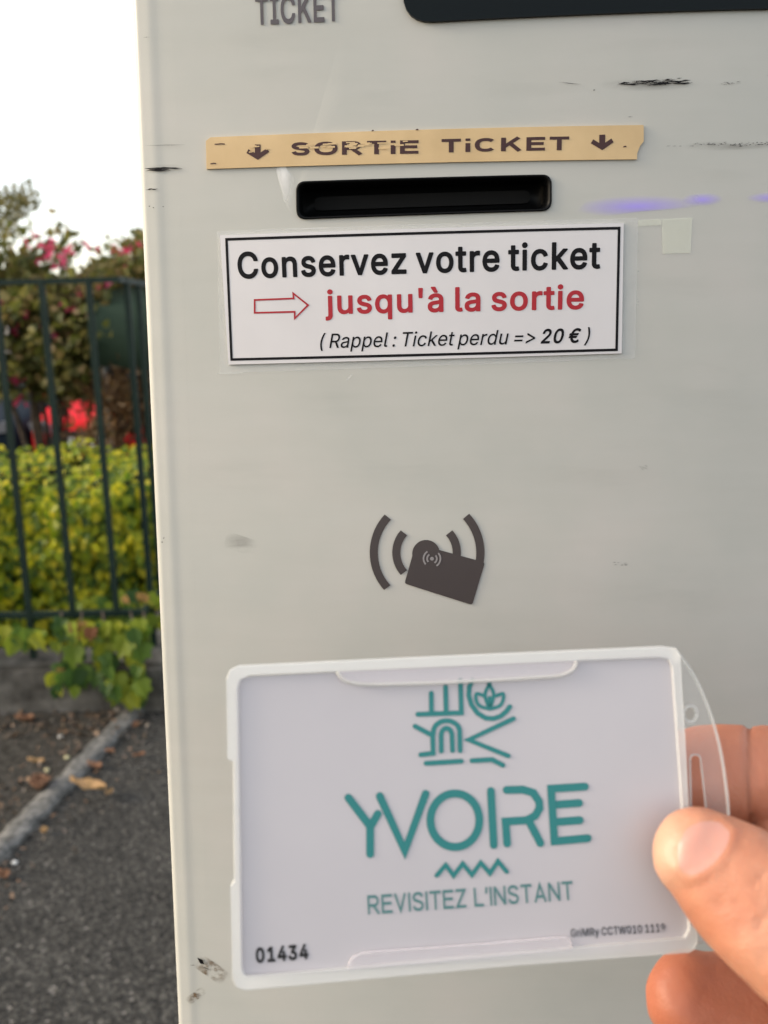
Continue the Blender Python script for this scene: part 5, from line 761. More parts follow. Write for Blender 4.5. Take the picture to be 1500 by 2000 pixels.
# ================================================================== HAND
def loft(mb, secs, n=28, m=7, flat=2.25):
    C3 = [at_d(x, y, D) for x, y, D, r, t_ in secs]
    rw = [r*D/FPX for x, y, D, r, t_ in secs]; rt = [s[4] for s in secs]
    P = catmull(C3, m)
    def res(a): return [v.x for v in catmull([Vector((q, 0, 0)) for q in a], m)]
    rw, rt = res(rw), res(rt); rings = []
    def sec(c, T, w, tk):
        vd = (c-CO).normalized(); wd = T.cross(vd).normalized(); td = wd.cross(T).normalized(); ring = []
        for k in range(n):
            a = 2*math.pi*k/n; ca, sa = math.cos(a), math.sin(a)
            q = (abs(ca)**flat+abs(sa)**flat)**(-1/flat); ring.append(c+wd*(ca*q*w)+td*(sa*q*tk))
        return ring
    T0 = (P[1]-P[0]).normalized(); r0 = (rw[0]*.55+rt[0]*.45)
    for k in range(6):
        a = R(90*(k+.35)/6.35); rings.append(sec(P[0]-T0*r0*math.cos(a)*1.0, T0, rw[0]*math.sin(a), rt[0]*math.sin(a)))
    for i, p in enumerate(P):
        T = (P[min(i+1, len(P)-1)]-P[max(i-1, 0)]).normalized(); rings.append(sec(p, T, rw[i], rt[i]))
    T1 = (P[-1]-P[-2]).normalized(); r1_ = rw[-1]*.5
    for k in range(5, -1, -1):
        a = R(90*(k+.35)/6.35); rings.append(sec(P[-1]+T1*r1_*math.cos(a), T1, rw[-1]*math.sin(a), rt[-1]*math.sin(a)))
    V = [q for r_ in rings for q in r_]; F = []
    for i in range(len(rings)-1):
        for k in range(n): F.append((i*n+k, i*n+(k+1) % n, (i+1)*n+(k+1) % n, (i+1)*n+k))
    F.append(tuple(range(n-1, -1, -1))); F.append(tuple((len(rings)-1)*n+k for k in range(n)))
    mb.add(V, F)
mb = MB()
WR = (2420, 2520, .170)
loft(mb, [(1358, 1664, .1726, 92, .0064), (1428, 1716, .1700, 117, .0080), (1508, 1796, .1665, 124, .0094), (1600, 1890, .1625, 119, .0100), (1720, 2010, .159, 126, .0108), (1860, 2160, .159, 165, .0130), (2010, 2320, .163, 215, .0170), (2250, 2480, .168, 250, .019)])
loft(mb, [(1285, 1532, .1925, 80, .0070), (1368, 1514, .1925, 93, .0078), (1462, 1511, .1925, 93, .0080), (1560, 1520, .1925, 95, .0085), (1690, 1560, .192, 98, .0092), (1850, 1650, .190, 108, .0100), (2010, 1780, .188, 125, .0120), (2180, 2060, .180, 160, .0150), WR+(230, .018)])
loft(mb, [(1345, 1952, .1965, 90, .0078), (1450, 1968, .1965, 96, .0085), (1600, 1990, .196, 98, .0090), (1800, 2005, .195, 106, .0100), (2030, 2010, .192, 120, .0120), (2220, 2180, .184, 160, .0150), WR+(230, .018)])
loft(mb, [(1420, 2150, .198, 88, .0078), (1540, 2165, .198, 92, .0085), (1800, 2190, .196, 102, .0098), (2040, 2210, .193, 115, .0115), (2230, 2330, .185, 150, .0140), WR+(230, .018)])
loft(mb, [(1560, 2320, .198, 74, .0068), (1680, 2335, .198, 78, .0073), (1850, 2360, .196, 86, .0085), (2060, 2390, .193, 105, .0105), (2240, 2450, .186, 140, .0130), WR+(230, .018)])
loft(mb, [(1520, 1628, .190, 62, .007), (1620, 1680, .187, 90, .009), (1760, 1760, .182, 150, .013), (1960, 1960, .176, 210, .016), (2150, 2200, .172, 240, .018)])
loft(mb, [(2300, 2400, .172, 240, .019), WR+(260, .020), (2700, 2850, .160, 270, .022), (3100, 3300, .150, 330, .027)])
hv = bpy.data.meshes.new('raw'); hv.from_pydata([tuple(v) for v in mb.v], [], mb.f); hv.update()
ho = bpy.data.objects.new('raw', hv); COL.objects.link(ho)
md = ho.modifiers.new('r', 'REMESH'); md.mode = 'VOXEL'; md.voxel_size = .00085
md = ho.modifiers.new('s', 'SMOOTH'); md.factor = .5; md.iterations = 9
dg = bpy.context.evaluated_depsgraph_get(); ev = ho.evaluated_get(dg); hm = bpy.data.meshes.new_from_object(ev)
bpy.data.objects.remove(ho); bpy.data.meshes.remove(hv)
# creases, folds and fine unevenness of the skin
MI = MC.inverted()
def seg_d(p, a, b):
    a, b = Vector(a), Vector(b); ab = b-a; t_ = max(0, min(1, (p-a).dot(ab)/ab.length_squared)); return (p-(a+ab*t_)).length
CREASE = [((1462, 1405), (1468, 1640), 6, .0011, .176, 1), ((1476, 1420), (1480, 1640), 5, .0004, .176, 1), ((1700, 1440), (1690, 1700), 8, .001, .176, 1),
          ((1470, 1730), (1496, 1700), 5, .00030, 0, -1), ((1478, 1812), (1530, 1742), 5, .00030, 0, -1), ((1520, 1850), (1580, 1775), 6, .0005, 0, -1), ((1545, 1880), (1610, 1800), 6, .0006, 0, -1),
          ((1440, 1760), (1500, 1815), 9, .00025, 0, -1)] + [((1452+9*k+3*(k % 3), 1742+11*k), (1476+9*k, 1700+9*k), 2.6, .00016, 0, -1) for k in range(7)] + [((1395+12*k, 1765+14*k), (1432+12*k, 1738+13*k), 3.0, .00013, 0, -1) for k in range(6)]
NAILPX = [(1338, 1612), (1372, 1597), (1410, 1600), (1434, 1626), (1422, 1660), (1398, 1690), (1372, 1708), (1340, 1718), (1320, 1695), (1318, 1650)]
NC = Vector((sum(p[0] for p in NAILPX)/10, sum(p[1] for p in NAILPX)/10))
NRM = [v.normal.copy() for v in hm.vertices]; NEWCO = [v.co.copy() for v in hm.vertices]
for v, nr in zip(hm.vertices, NRM):
    c = MI @ v.co; D = -c.z
    if D < .02: continue
    p = Vector((750+FPX*c.x/D, 1000-FPX*c.y/D)); off = noise.noise(v.co*260)*.00022+noise.noise(v.co*90)*.00035
    for a, b_, wd, dp, dl, sg in CREASE:
        if (sg > 0 and D > dl) or (sg < 0 and D < .176):
            off -= dp*math.exp(-(seg_d(p, a, b_)/wd)**2)
    if D < .1725:                    # raised fold of skin round the base of the nail
        e = min(seg_d(p, NAILPX[i], NAILPX[i+1]) for i in range(2, 8))
        off += .00045*math.exp(-(e/11)**2)
    NEWCO[v.index] = v.co + nr*off
hm.vertices.foreach_set('co', [a for q in NEWCO for a in q])
for p in hm.polygons: p.use_smooth = True
hm.name = 'person'; hm.materials.clear(); hm.materials.append(M_skin); hm.update()
fl = hm.attributes.new('flush', 'FLOAT', 'POINT')      # blood shows in the pressed fingertips and along the creases
def flush(co):
    c = MI @ co; D = max(-c.z, .02); p = Vector((750+FPX*c.x/D, 1000-FPX*c.y/D)); f = 0
    if D > .178: f = .55+.45*math.exp(-((p-Vector((1300, 1950))).length/150)**2)
    else: f = .35*math.exp(-((p-Vector((1440, 1800))).length/70)**2)+.3*math.exp(-(seg_d(p, (1372, 1712), (1440, 1628))/14)**2)
    return min(1, f)
bl = hm.attributes.new('blanch', 'FLOAT', 'POINT')     # the thumb tip pressed white against the card
def blanch(co):
    c = MI @ co; D = max(-c.z, .02); p = Vector((750+FPX*c.x/D, 1000-FPX*c.y/D))
    return 0 if D > .176 else min(1, .75*math.exp(-(seg_d(p, (1285, 1600), (1290, 1690))/48)**2)+.25*math.exp(-((p-Vector((1490, 1850))).length/60)**2))
bl.data.foreach_set('value', [blanch(v.co) for v in hm.vertices])
fl.data.foreach_set('value', [flush(v.co) for v in hm.vertices])
hand = bpy.data.objects.new('person', hm); COL.objects.link(hand)
tag(hand, 'bare right hand pinching the card holder with thumb in front and fingers behind', 'person')
from mathutils.bvhtree import BVHTree
bv = BVHTree.FromPolygons([v.co for v in hm.vertices], [tuple(p.vertices) for p in hm.polygons])
npoly = roundpoly(NAILPX, 14, 4); V = []; F = []; RN = 8; n = len(npoly)
for j in range(RN+1):
    for x, y in npoly:
        q = NC + (Vector((x, y))-NC)*(j/RN); d = ray(q.x, q.y).normalized(); hit = bv.ray_cast(CO, d)
        h_ = .00042*(1-(j/RN)**3)-.00010
        V.append(hit[0]-d*h_ if hit[0] else CO+d*.17)
for j in range(RN):
    for k in range(n): F.append((j*n+k, (j+1)*n+k, (j+1)*n+(k+1) % n, j*n+(k+1) % n))
nail = link('thumb_nail', V, F, M_nail, hand, None, True)

# ================================================================== FENCE, WALL
def beam(mb, a, b, sx, sy):          # square bar between two points
    a, b = Vector(a), Vector(b); d = (b-a).normalized()
    s = Vector((1, 0, 0)) if abs(d.z) > .5 else Vector((0, 0, 1)); u = d.cross(s).normalized(); w = d.cross(u)
    mb.add([a+u*i*sx+w*j*sy for i, j in ((-1, -1), (1, -1), (1, 1), (-1, 1))]+[b+u*i*sx+w*j*sy for i, j in ((-1, -1), (1, -1), (1, 1), (-1, 1))],
           [(0, 1, 2, 3), (7, 6, 5, 4), (0, 4, 5, 1), (1, 5, 6, 2), (2, 6, 7, 3), (3, 7, 4, 0)])
FYB = 2.6
ct = at_y(236, 546, FYB); cb_ = at_y(276, 1196, FYB); CX = (ct.x+cb_.x)/2
ZT, ZB, ZW = ct.z, cb_.z, at_y(60, 1285, FYB).z
wall = empty('low_wall', (CX-1.5, FYB, 0)); tag(wall, 'low grimy concrete wall carrying the green fence', 'wall')
mb = MB(); g = 26
def wallmesh(x0, x1, y0, y1, top):
    V = []; F = []; nx_ = max(2, int(abs(x1-x0)/.06)); ny_ = max(2, int(abs(y1-y0)/.06)); nz_ = 6
    # lumpy block from a subdivided box
    bm = bmesh.new(); bmesh.ops.create_cube(bm, size=1)
    for v in bm.verts: v.co = Vector((x0+(v.co.x+.5)*(x1-x0), y0+(v.co.y+.5)*(y1-y0), -1.0+(v.co.z+.5)*(top+1.0)))
    bmesh.ops.bevel(bm, geom=[e for e in bm.edges], offset=.015, segments=2, affect='EDGES')
    bmesh.ops.subdivide_edges(bm, edges=[e for e in bm.edges if e.calc_length() > .3], cuts=24, use_grid_fill=True)
    for v in bm.verts: v.co += Vector((noise.noise(v.co*9), noise.noise(v.co*9+Vector((5, 5, 5))), noise.noise(v.co*7+Vector((9, 1, 2)))))*.008
    V = [v.co.copy() for v in bm.verts]; bm.verts.index_update(); F = [[v.index for v in f.verts] for f in bm.faces]; bm.free(); return V, F
mb.add(*wallmesh(CX-4.2, CX+.07, FYB-.07, FYB+.10, ZW)); mb.build('front_run', M_wall, wall)
mb = MB(); mb.add(*wallmesh(CX-.10, CX+.07, FYB+.105, FYB+3.2, ZW-.01)); mb.build('side_run', M_wall, wall)
fence = empty('fence', (CX-1.5, FYB, ZW)); tag(fence, 'dark green metal railing with square bars on the low wall', 'fence')
xs_ = [at_y(x, 545, FYB).x for x in (-12, 82, 172)]
step = (xs_[2]-xs_[0])/2; bars = [xs_[2]-step*k for k in range(0, 22)]
def bar(a, b, r=.0078):
    m_ = MB(); beam(m_, a, b, r, r); m_.build('bar', M_fence, fence)
for x in bars:
    low = ZW-.02 if int(round((xs_[2]-x)/step)) % 3 == 2 else ZB-.008
    bar((x, FYB, low), (x, FYB, ZT+.004))
m_ = MB(); beam(m_, (CX-4.2, FYB+.002, ZT), (CX, FYB+.002, ZT), .0075, .0075); m_.build('top_rail', M_fence, fence)
m_ = MB(); beam(m_, (CX-4.2, FYB+.002, ZB), (CX, FYB+.002, ZB), .0088, .0088); m_.build('bottom_rail', M_fence, fence)
E2 = (CX, FYB+3.1)
for zz_, nm in ((ZT, 'top_rail'), (ZB, 'bottom_rail')):
    m_ = MB(); beam(m_, (CX-.002, FYB-.006, zz_+.0005), (E2[0], E2[1], zz_), .0082, .0082); m_.build(nm, M_fence, fence)
for k in range(20):
    y_ = FYB+.085+k*step; bar((CX, y_, ZW-.02 if k % 3 == 0 else ZB-.008), (CX, y_, ZT+.004))

# ================================================================== FOLIAGE
LEAF = [((0, 0), (.30, .18), (.36, .48), (.16, .82), (0, 1.0), (-.16, .82), (-.36, .48), (-.30, .18))]
SLIM = [((0, 0), (.12, .2), (.16, .5), (.08, .82), (0, 1.0), (-.08, .82), (-.16, .5), (-.12, .2))]
LOBE = [((0, .02), (.22, -.06), (.50, .12), (.36, .36), (.42, .62), (.16, .66), (0, 1.0), (-.16, .66), (-.42, .62), (-.36, .36), (-.50, .12), (-.22, -.06))]
def leaf(mb, p, d, nrm, size, shape=LEAF, fold=.25, curl=.2):
    d = d.normalized(); s = d.cross(nrm)
    s = s.normalized() if s.length > 1e-4 else d.orthogonal().normalized(); n_ = s.cross(d).normalized()
    out = shape[0]; h = len(out)//2
    V = [p + s*(x*size) + d*(y*size) + n_*(abs(x)*fold*size - curl*size*y*y) for x, y in out]
    mb.add(V, [tuple(range(0, h+1)), tuple([h]+list(range(h+1, len(out)))+[0])])
rv = lambda: Vector((random.gauss(0, 1), random.gauss(0, 1), random.gauss(0, 1)))

# ivy hedge behind the fence
hedge = empty('ivy_hedge', (CX-1.6, 3.4, 0)); tag(hedge, 'dense yellow green ivy hedge growing behind the railing', 'hedge')
HX0, HX1, HY = CX-3.6, CX+.02, 3.12
def htop(x): return .575+.05*noise.noise(Vector((x*2.2, 1, 7)))+.03*noise.noise(Vector((x*7, 4, 1)))
def hfront(x, z): return HY+.02+.16*noise.noise(Vector((x*2.1, z*3.0, 2)))*1.35+.10*noise.noise(Vector((x*6, z*7, 5)))-.10*(1-z/.6)*(.5+.5*math.sin(x*3+1))
mb = MB(); nx_, nz_ = 80, 12; V = []
for i in range(nx_+1):
    x = HX0+(HX1-HX0)*i/nx_; t_ = htop(x)
    for j in range(nz_+1): z = -.1+(t_-.05+.1)*j/nz_; V.append((x, hfront(x, z)+.06, z))
    V += [(x, HY+.6, t_-.02), (x, HY+1.05, t_-.12), (x, HY+1.25, -.6)]
m_ = nz_+4; F = [(i*m_+k, (i+1)*m_+k, (i+1)*m_+k+1, i*m_+k+1) for i in range(nx_) for k in range(m_-1)]
mb.add(V, F); mb.build('woody_core', mat('dark woody stems', (.016, .018, .007), .95, .1), hedge, None, True)
mb = MB()
for a in range(26000):
    x = random.uniform(HX0, HX1); t_ = htop(x)
    if random.random() < .76:
        z = random.uniform(-.02, t_); p = Vector((x, hfront(x, z)-random.uniform(-.05, .05), z)); nrm = Vector((random.gauss(0, .45), -1, .55+random.gauss(0, .45)))
        d = Vector((random.gauss(0, .5), -.35, -1))
    else:
        p = Vector((x, random.uniform(HY-.02, HY+1.1), t_+random.uniform(-.05, .035))); nrm = Vector((random.gauss(0, .5), -.3, 1)); d = Vector((random.gauss(0, 1), -.8, random.gauss(-.1, .4)))
    leaf(mb, p, d, nrm.normalized(), random.uniform(.019, .040), LOBE if random.random() < .5 else LEAF)
mb.build('leaves', M_ivy, hedge)

# creeper hanging over the wall
vine = empty('creeper', at_y(190, 1375, FYB-.1)); tag(vine, 'leafy creeper hanging over the low wall at the fence corner', 'plant')
mb = MB(); mo = MB(); ms_ = MB()
def hang(px, py, s=None, tgt=None, Y=None):
    p = at_y(px, py, (Y or FYB-.10)+random.uniform(-.05, .03)); d = Vector((random.gauss(0, .35), -.25, -1)); nrm = Vector((random.gauss(0, .4), -1, .35+random.gauss(0, .3))).normalized()
    leaf(tgt or mb, p, d, nrm, s or random.uniform(.04, .075), LOBE if random.random() < .6 else LEAF, .2, .25)
for x0, y0, x1, y1, k in ((70, 1208, 290, 1232, 30), (104, 1240, 128, 1320, 7), (140, 1250, 158, 1310, 5), (106, 1320, 122, 1350, 3), (138, 1310, 150, 1345, 3), (186, 1240, 222, 1310, 13), (246, 1240, 280, 1330, 15), (252, 1330, 275, 1352, 4), (202, 1318, 226, 1345, 4), (30, 1215, 80, 1240, 6), (230, 1340, 240, 1352, 1)):
    for a in range(k): hang(random.uniform(x0, x1), random.uniform(y0, y1))
for a in range(40): hang(random.uniform(150, 320), random.uniform(1150, 1215), random.uniform(.03, .06), None, FYB+.10)
for a in range(60): hang(random.uniform(-400, 60), random.uniform(1195, 1250), random.uniform(.04, .07), None, FYB-.02)
for a in range(9): hang(random.uniform(150, 180), random.uniform(1212, 1230), random.uniform(.035, .055), mo)
for px, py in ((242, 1165), (120, 1305), (140, 1330), (285, 1160), (275, 1158)): hang(px, py, .028, mo)
for x0, x1, yb in ((120, 112, 1370), (200, 208, 1350), (255, 268, 1375), (160, 138, 1340), (280, 286, 1330)):
    ms_.tube([at_y(x0, 1195, FYB-.02), at_y((x0+x1)/2+6, 1250, FYB-.10), at_y(x1, yb-20, FYB-.10)], .0028, 6)
mb.build('leaves', M_vine, vine); ms_.build('stems', M_bark, vine)
mo.build('autumn_leaves', leafmat('orange autumn leaves', [(.30, .17, .05), (.36, .22, .07), (.26, .09, .04)], .3), vine)

# flowering shrubs, a dry shrub and a tree farther back
def clusters(mb, lst, Y, depth, size, shape=LEAF, dens=1.0, sub=1.0):
    for cx_, cy_, rx, ry, k in lst:
        for a in range(int(k*dens)):
            while True:
                q = Vector((random.uniform(-1, 1), random.uniform(-1, 1)))
                if q.length < 1 and noise.noise(Vector((cx_+q.x*rx, cy_+q.y*ry, 0))*.035)+.35 > random.random()*.75*q.length: break
            c = at_y(cx_+q.x*rx, cy_+q.y*ry, Y+random.gauss(0, depth))
            for b_ in range(random.randint(4, 8)):     # a sprig
                d = rv(); d.z += .3; leaf(mb, c+rv()*size*.7, d, rv().normalized(), size*random.uniform(.6, 1.2), shape)
def stems(name, base, tips, parent, r0=.02):
    m_ = MB()
    for tp in tips:
        tp = Vector(tp); mid = Vector(base).lerp(tp, .5)+Vector((random.uniform(-.12, .12), random.uniform(-.1, .1), .1))
        m_.tube(catmull([Vector(base)+rv()*.03, mid, tp], 5), [r0*(1-.75*i/10) for i in range(11)], 7)
    return m_.build(name, M_bark, parent, None, True)
def flowers(pts, Y, dep, parent, k=4, s=.038):
    for x, y in pts:
        m_ = MB()
        c = at_y(x, y, Y-.25+random.uniform(-dep, dep))
        for a in range(k):
            q = c+rv()*s*.55
            for b_ in range(4): leaf(m_, q, rv(), rv().normalized(), s*random.uniform(.5, .9), LEAF)
        m_.build('flower', M_petal, parent)
def P5(x, y, Y=5.0): return at_y(x, y, Y)
base = at_y(100, 880, 5.2); base.z = gz(base.x, base.y)
sh = empty('flowering_shrub', base); tag(sh, 'tall leafy shrub with pink flowers behind the railing', 'shrub')
cl = [(70, 492, 75, 40, 22), (120, 458, 22, 14, 5), (50, 535, 85, 25, 32), (110, 600, 110, 55, 230), (80, 690, 60, 60, 120), (140, 680, 65, 85, 240), (100, 735, 60, 28, 60), (20, 590, 60, 30, 50), (5, 730, 50, 36, 40),
      (-90, 640, 110, 160, 420), (-190, 560, 120, 200, 420), (-60, 520, 70, 60, 90)]
mb = MB(); clusters(mb, cl, 5.0, .22, .055); mb.build('leaves', M_shrub, sh)
stems('stems', base, [P5(70, 480), P5(120, 450), P5(20, 560), P5(150, 600), P5(160, 720), P5(-60, 520), P5(-150, 480), P5(95, 640), P5(60, 700)], sh)
flowers([(85, 510), (108, 488), (70, 470), (22, 640), (95, 655), (120, 630), (72, 560), (155, 575), (200, 560), (92, 483), (128, 498), (6, 575), (128, 600), (165, 605), (132, 660), (30, 737), (38, 785), (150, 618), (20, 585), (110, 520), (50, 600), (-40, 560), (-110, 600), (-80, 720), (8, 610), (66, 640)], 5.0, .12, sh)
b2 = at_y(300, 880, 5.3); b2.z = gz(b2.x, b2.y)
sh2 = empty('flowering_shrub', b2); tag(sh2, 'dark leafy shrub with few pink blooms beside the green canopy', 'shrub')
cl = [(245, 515, 48, 38, 60), (285, 490, 36, 36, 40), (205, 532, 24, 18, 20), (220, 560, 60, 30, 110), (340, 560, 70, 110, 330), (420, 600, 70, 120, 260), (185, 640, 40, 60, 110), (520, 640, 80, 120, 200)]
mb = MB(); clusters(mb, cl, 5.25, .20, .05); mb.build('leaves', M_shrub, sh2)
stems('stems', b2, [P5(245, 480, 5.25), P5(285, 460, 5.25), P5(200, 530, 5.25), P5(340, 480, 5.25), P5(220, 600, 5.25), P5(420, 520, 5.25)], sh2)
flowers([(235, 497), (242, 483), (256, 487), (175, 484), (200, 605), (205, 650), (186, 600), (320, 540)], 5.25, .1, sh2)
b3 = at_y(225, 900, 4.8); b3.z = gz(b3.x, b3.y)
sh3 = empty('dry_shrub', b3); tag(sh3, 'half dried brown shrub behind the hedge under the green canopy', 'shrub')
mb = MB(); clusters(mb, [(232, 800, 55, 65, 190), (190, 850, 36, 34, 60), (262, 765, 40, 50, 90), (200, 760, 40, 40, 70), (330, 800, 60, 70, 120)], 4.8, .15, .05, SLIM); mb.build('leaves', M_dry, sh3)
stems('stems', b3, [P5(x, y, 4.8) for x, y in ((175, 830), (200, 760), (230, 740), (262, 730), (280, 790), (330, 750))], sh3, .012)
b4 = at_y(-160, 900, 7.0); b4.z = gz(b4.x, b4.y)
tr_ = empty('tree', b4); tag(tr_, 'thin branched tree with sparse olive leaves rising above the shrubs', 'tree')
mb = MB(); clusters(mb, [(45, 392, 32, 20, 34), (15, 400, 35, 24, 30), (2, 430, 22, 20, 20), (30, 455, 26, 12, 8), (-90, 400, 90, 90, 260), (-200, 340, 120, 120, 380), (-60, 470, 60, 40, 70)], 7.0, .3, .06, SLIM); mb.build('crown', M_pine, tr_)
m_ = MB(); tips = [P5(50, 385, 7), P5(8, 400, 7), P5(-90, 380, 7), P5(-200, 300, 7), P5(-240, 380, 7), P5(30, 452, 7)]
fork = P5(-150, 520, 7.0)
m_.tube([b4, b4.lerp(fork, .5)+Vector((.05, 0, 0)), fork], [.07, .055, .045], 9)
for tp in tips: m_.tube(catmull([fork-Vector((0, 0, .04)), fork.lerp(tp, .55)+Vector((0, 0, .12)), tp], 5), [.03*(1-.08*i) for i in range(11)], 7)
m_.build('trunk', M_bark, tr_, None, True)

# green canvas canopy
cn = [at_y(x, y, 4.62) for x, y in ((160, 600), (420, 585), (420, 715), (178, 726))]
can = empty('canopy', (cn[2].x, 5.0, gz(cn[2].x, 5.0))); tag(can, 'dark green canvas canopy half hidden by the shrubs', 'canopy')
zt, zb_ = cn[0].z+.06, cn[2].z; x0, x1 = cn[3].x, cn[2].x+.6
mb = MB(); nseg = 24; V = []
for i in range(nseg+1):
    x = x0+(x1-x0)*i/nseg
    for (y, z) in ((4.62+.015*math.sin(i*1.3), zb_+.012*math.sin(i*.9)), (4.62+.01*math.sin(i), zb_+.17), (4.64, zb_+.30), (5.0, zt+.05), (5.5, zb_+.3), (5.52, zb_)): V.append((x, y, z))
mb.add(V, [(i*6+k, (i+1)*6+k, (i+1)*6+k+1, i*6+k+1) for i in range(nseg) for k in range(5)]); cv = mb.build('canvas', M_awn, can, None, True)
sol = cv.modifiers.new('thick', 'SOLIDIFY'); sol.thickness = .006
for x in (x0+.05, x1-.05):
    for y in (4.68, 5.46):
        m_ = MB(); m_.tube([(x, y, gz(x, y)), (x, y, zb_+.29)], .018, 8); m_.build('post', M_pole, can)

# cars parked nose-on below the hedge
def car(cx_, y0, paint, label, glass=M_carglass):
    zg = gz(cx_, y0+1); c = empty('parked_car', (cx_, y0+2.1, zg)); tag(c, label, 'car', 'cars parked nose on behind the hedge')
    # cross sections along the length: (y, half width at sill, half width at top, z bottom, z top)
    S = [(0, .62, .60, .30, .52), (.06, .74, .70, .22, .66), (.30, .83, .76, .20, .76), (.9, .87, .78, .19, .88), (1.2, .88, .80, .19, .93), (3.6, .88, .80, .19, .95), (4.05, .84, .76, .24, .92), (4.2, .74, .68, .32, .74)]
    V = []; F = []; m_ = 12
    for y, a, b_, z0_, z1 in S:
        zm = z0_+(z1-z0_)*.55
        half = [(a*.92, z0_), (a, z0_+.08), (a*1.01, zm), (a*.99, z1-.10), (b_, z1-.02), (b_*.6, z1+.02)]
        ring = half+[(-x, z) for x, z in half[::-1]]
        V += [(x, y, z) for x, z in ring]
    for i in range(len(S)-1):
        for k in range(m_): F.append((i*m_+k, (i+1)*m_+k, (i+1)*m_+(k+1) % m_, i*m_+(k+1) % m_))
    F += [tuple(range(m_)), tuple((len(S)-1)*m_+k for k in range(m_-1, -1, -1))]
    Mx = Matrix.Translation((cx_, y0, zg))
    def prt(name, mb_, m_, par=c, sm=False): return mb_.build(name, m_, par, Mx, sm)
    mb = MB(); mb.add(V, F); bd = prt('body', mb, paint, sm=True)
    sb = bd.modifiers.new('sub', 'SUBSURF'); sb.levels = 1; sb.render_levels = 2
    mb = MB(); q = [(1.15, .76, .90), (1.85, .60, 1.40), (3.0, .58, 1.42), (3.85, .70, .92)]
    Vv = [(s*w, y, z) for y, w, z in q for s in (-1, 1)]
    mb.add(Vv, [(0, 1, 3, 2), (4, 5, 7, 6), (0, 2, 4, 6), (1, 7, 5, 3)]); prt('windows', mb, glass)
    mb = MB(); mb.add([(-.61, 1.82, 1.395), (.61, 1.82, 1.395), (.60, 3.02, 1.415), (-.60, 3.02, 1.415), (-.55, 1.9, 1.45), (.55, 1.9, 1.45), (.54, 2.95, 1.47), (-.54, 2.95, 1.47)],
                      [(0, 1, 5, 4), (1, 2, 6, 5), (2, 3, 7, 6), (3, 0, 4, 7), (4, 5, 6, 7), (3, 2, 1, 0)]); prt('roof', mb, paint)
    for s in (-1, 1):
        mb = MB(); mb.prism([(s*.46, .58), (s*.70, .60), (s*.74, .72), (s*.66, .74), (s*.50, .68)], -.14, .03)
        o = mb.build('headlight', M_lamp, c, Mx @ Matrix.Rotation(R(90), 4, 'X'))
        for y in (.78, 3.4):
            mb = MB(); ring = [(y, .31)]
            mb.tube([(s*.70, y, .31), (s*.885, y, .31)], .31, 24); wh = prt('wheel', mb, M_rubber)
            mb = MB(); mb.tube([(s*.86, y, .31), (s*.893, y, .31)], .20, 10); prt('rim', mb, M_alloy, wh)
        mb = MB(); mb.tube([(s*.80, 1.35, .98), (s*.98, 1.32, 1.02)], [.05, .08], 8); prt('mirror', mb, paint)
    mb = MB(); mb.prism(roundpoly([(-.52, .30), (.52, .30), (.44, .60), (-.44, .60)], .06), -.10, .035); mb.build('grille', M_rubber, c, Mx @ Matrix.Rotation(R(90), 4, 'X'))
    mb = MB(); mb.prism(rrect(-.26, .40, .26, .51, .01), .036, .045); mb.build('number_plate', M_plate, c, Mx @ Matrix.Rotation(R(90), 4, 'X'))
    return c
car(at_y(172, 880, 12).x, 12.0, M_carred, 'red car parked nose on behind the dry shrub')
car(at_y(-88, 880, 12).x, 12.0, M_cardark, 'dark car parked to the left of the red car')

# a pale house far behind the shrubs and wooded hills
hx = at_y(-60, 640, 34).x; hs = empty('house', (hx, 36, -.78)); tag(hs, 'pale rendered house glimpsed through the shrubs', 'house')
mb = MB(); mb.box((hx-5, 34, -.78), (hx+4.2, 40, 1.6)); mb.build('wall', mat('cream render', (.72, .64, .54), .8, .2), hs)
mb = MB(); mb.add([(hx-5.4, 33.6, 1.6), (hx+4.6, 33.6, 1.6), (hx+4.6, 40.4, 1.6), (hx-5.4, 40.4, 1.6), (hx-5.4, 37, 3.2), (hx+4.6, 37, 3.2)], [(0, 1, 5, 4), (2, 3, 4, 5), (0, 4, 3), (1, 2, 5), (3, 2, 1, 0)])
mb.build('roof', mat('clay tiles', (.22, .09, .05), .8, .2), hs)
for x in (-3.6, -1.2, 1.4):
    mb = MB(); mb.box((hx+x, 33.97, .1), (hx+x+.9, 34.02, 1.2)); mb.build('window', M_carglass, hs)
mb = MB(); V = []; n = 80
for i in range(n+1):
    x = -420+840*i/n; hgt = 6+5*noise.noise(Vector((x*.01, 0, 3)))+2.2*noise.noise(Vector((x*.07, 0, 1)))
    V += [(x, 250, -4), (x, 268, hgt), (x, 320, hgt*.9)]
mb.add(V, [(i*3+k, (i+1)*3+k, (i+1)*3+k+1, i*3+k+1) for i in range(n) for k in range(2)])
tag(mb.build('hills', noisy(mat('wooded hills', (.03, .04, .02), .95, .1), [(.3, (.02, .028, .012)), (.7, (.05, .06, .025))], .15), None, None, True), kind='structure')

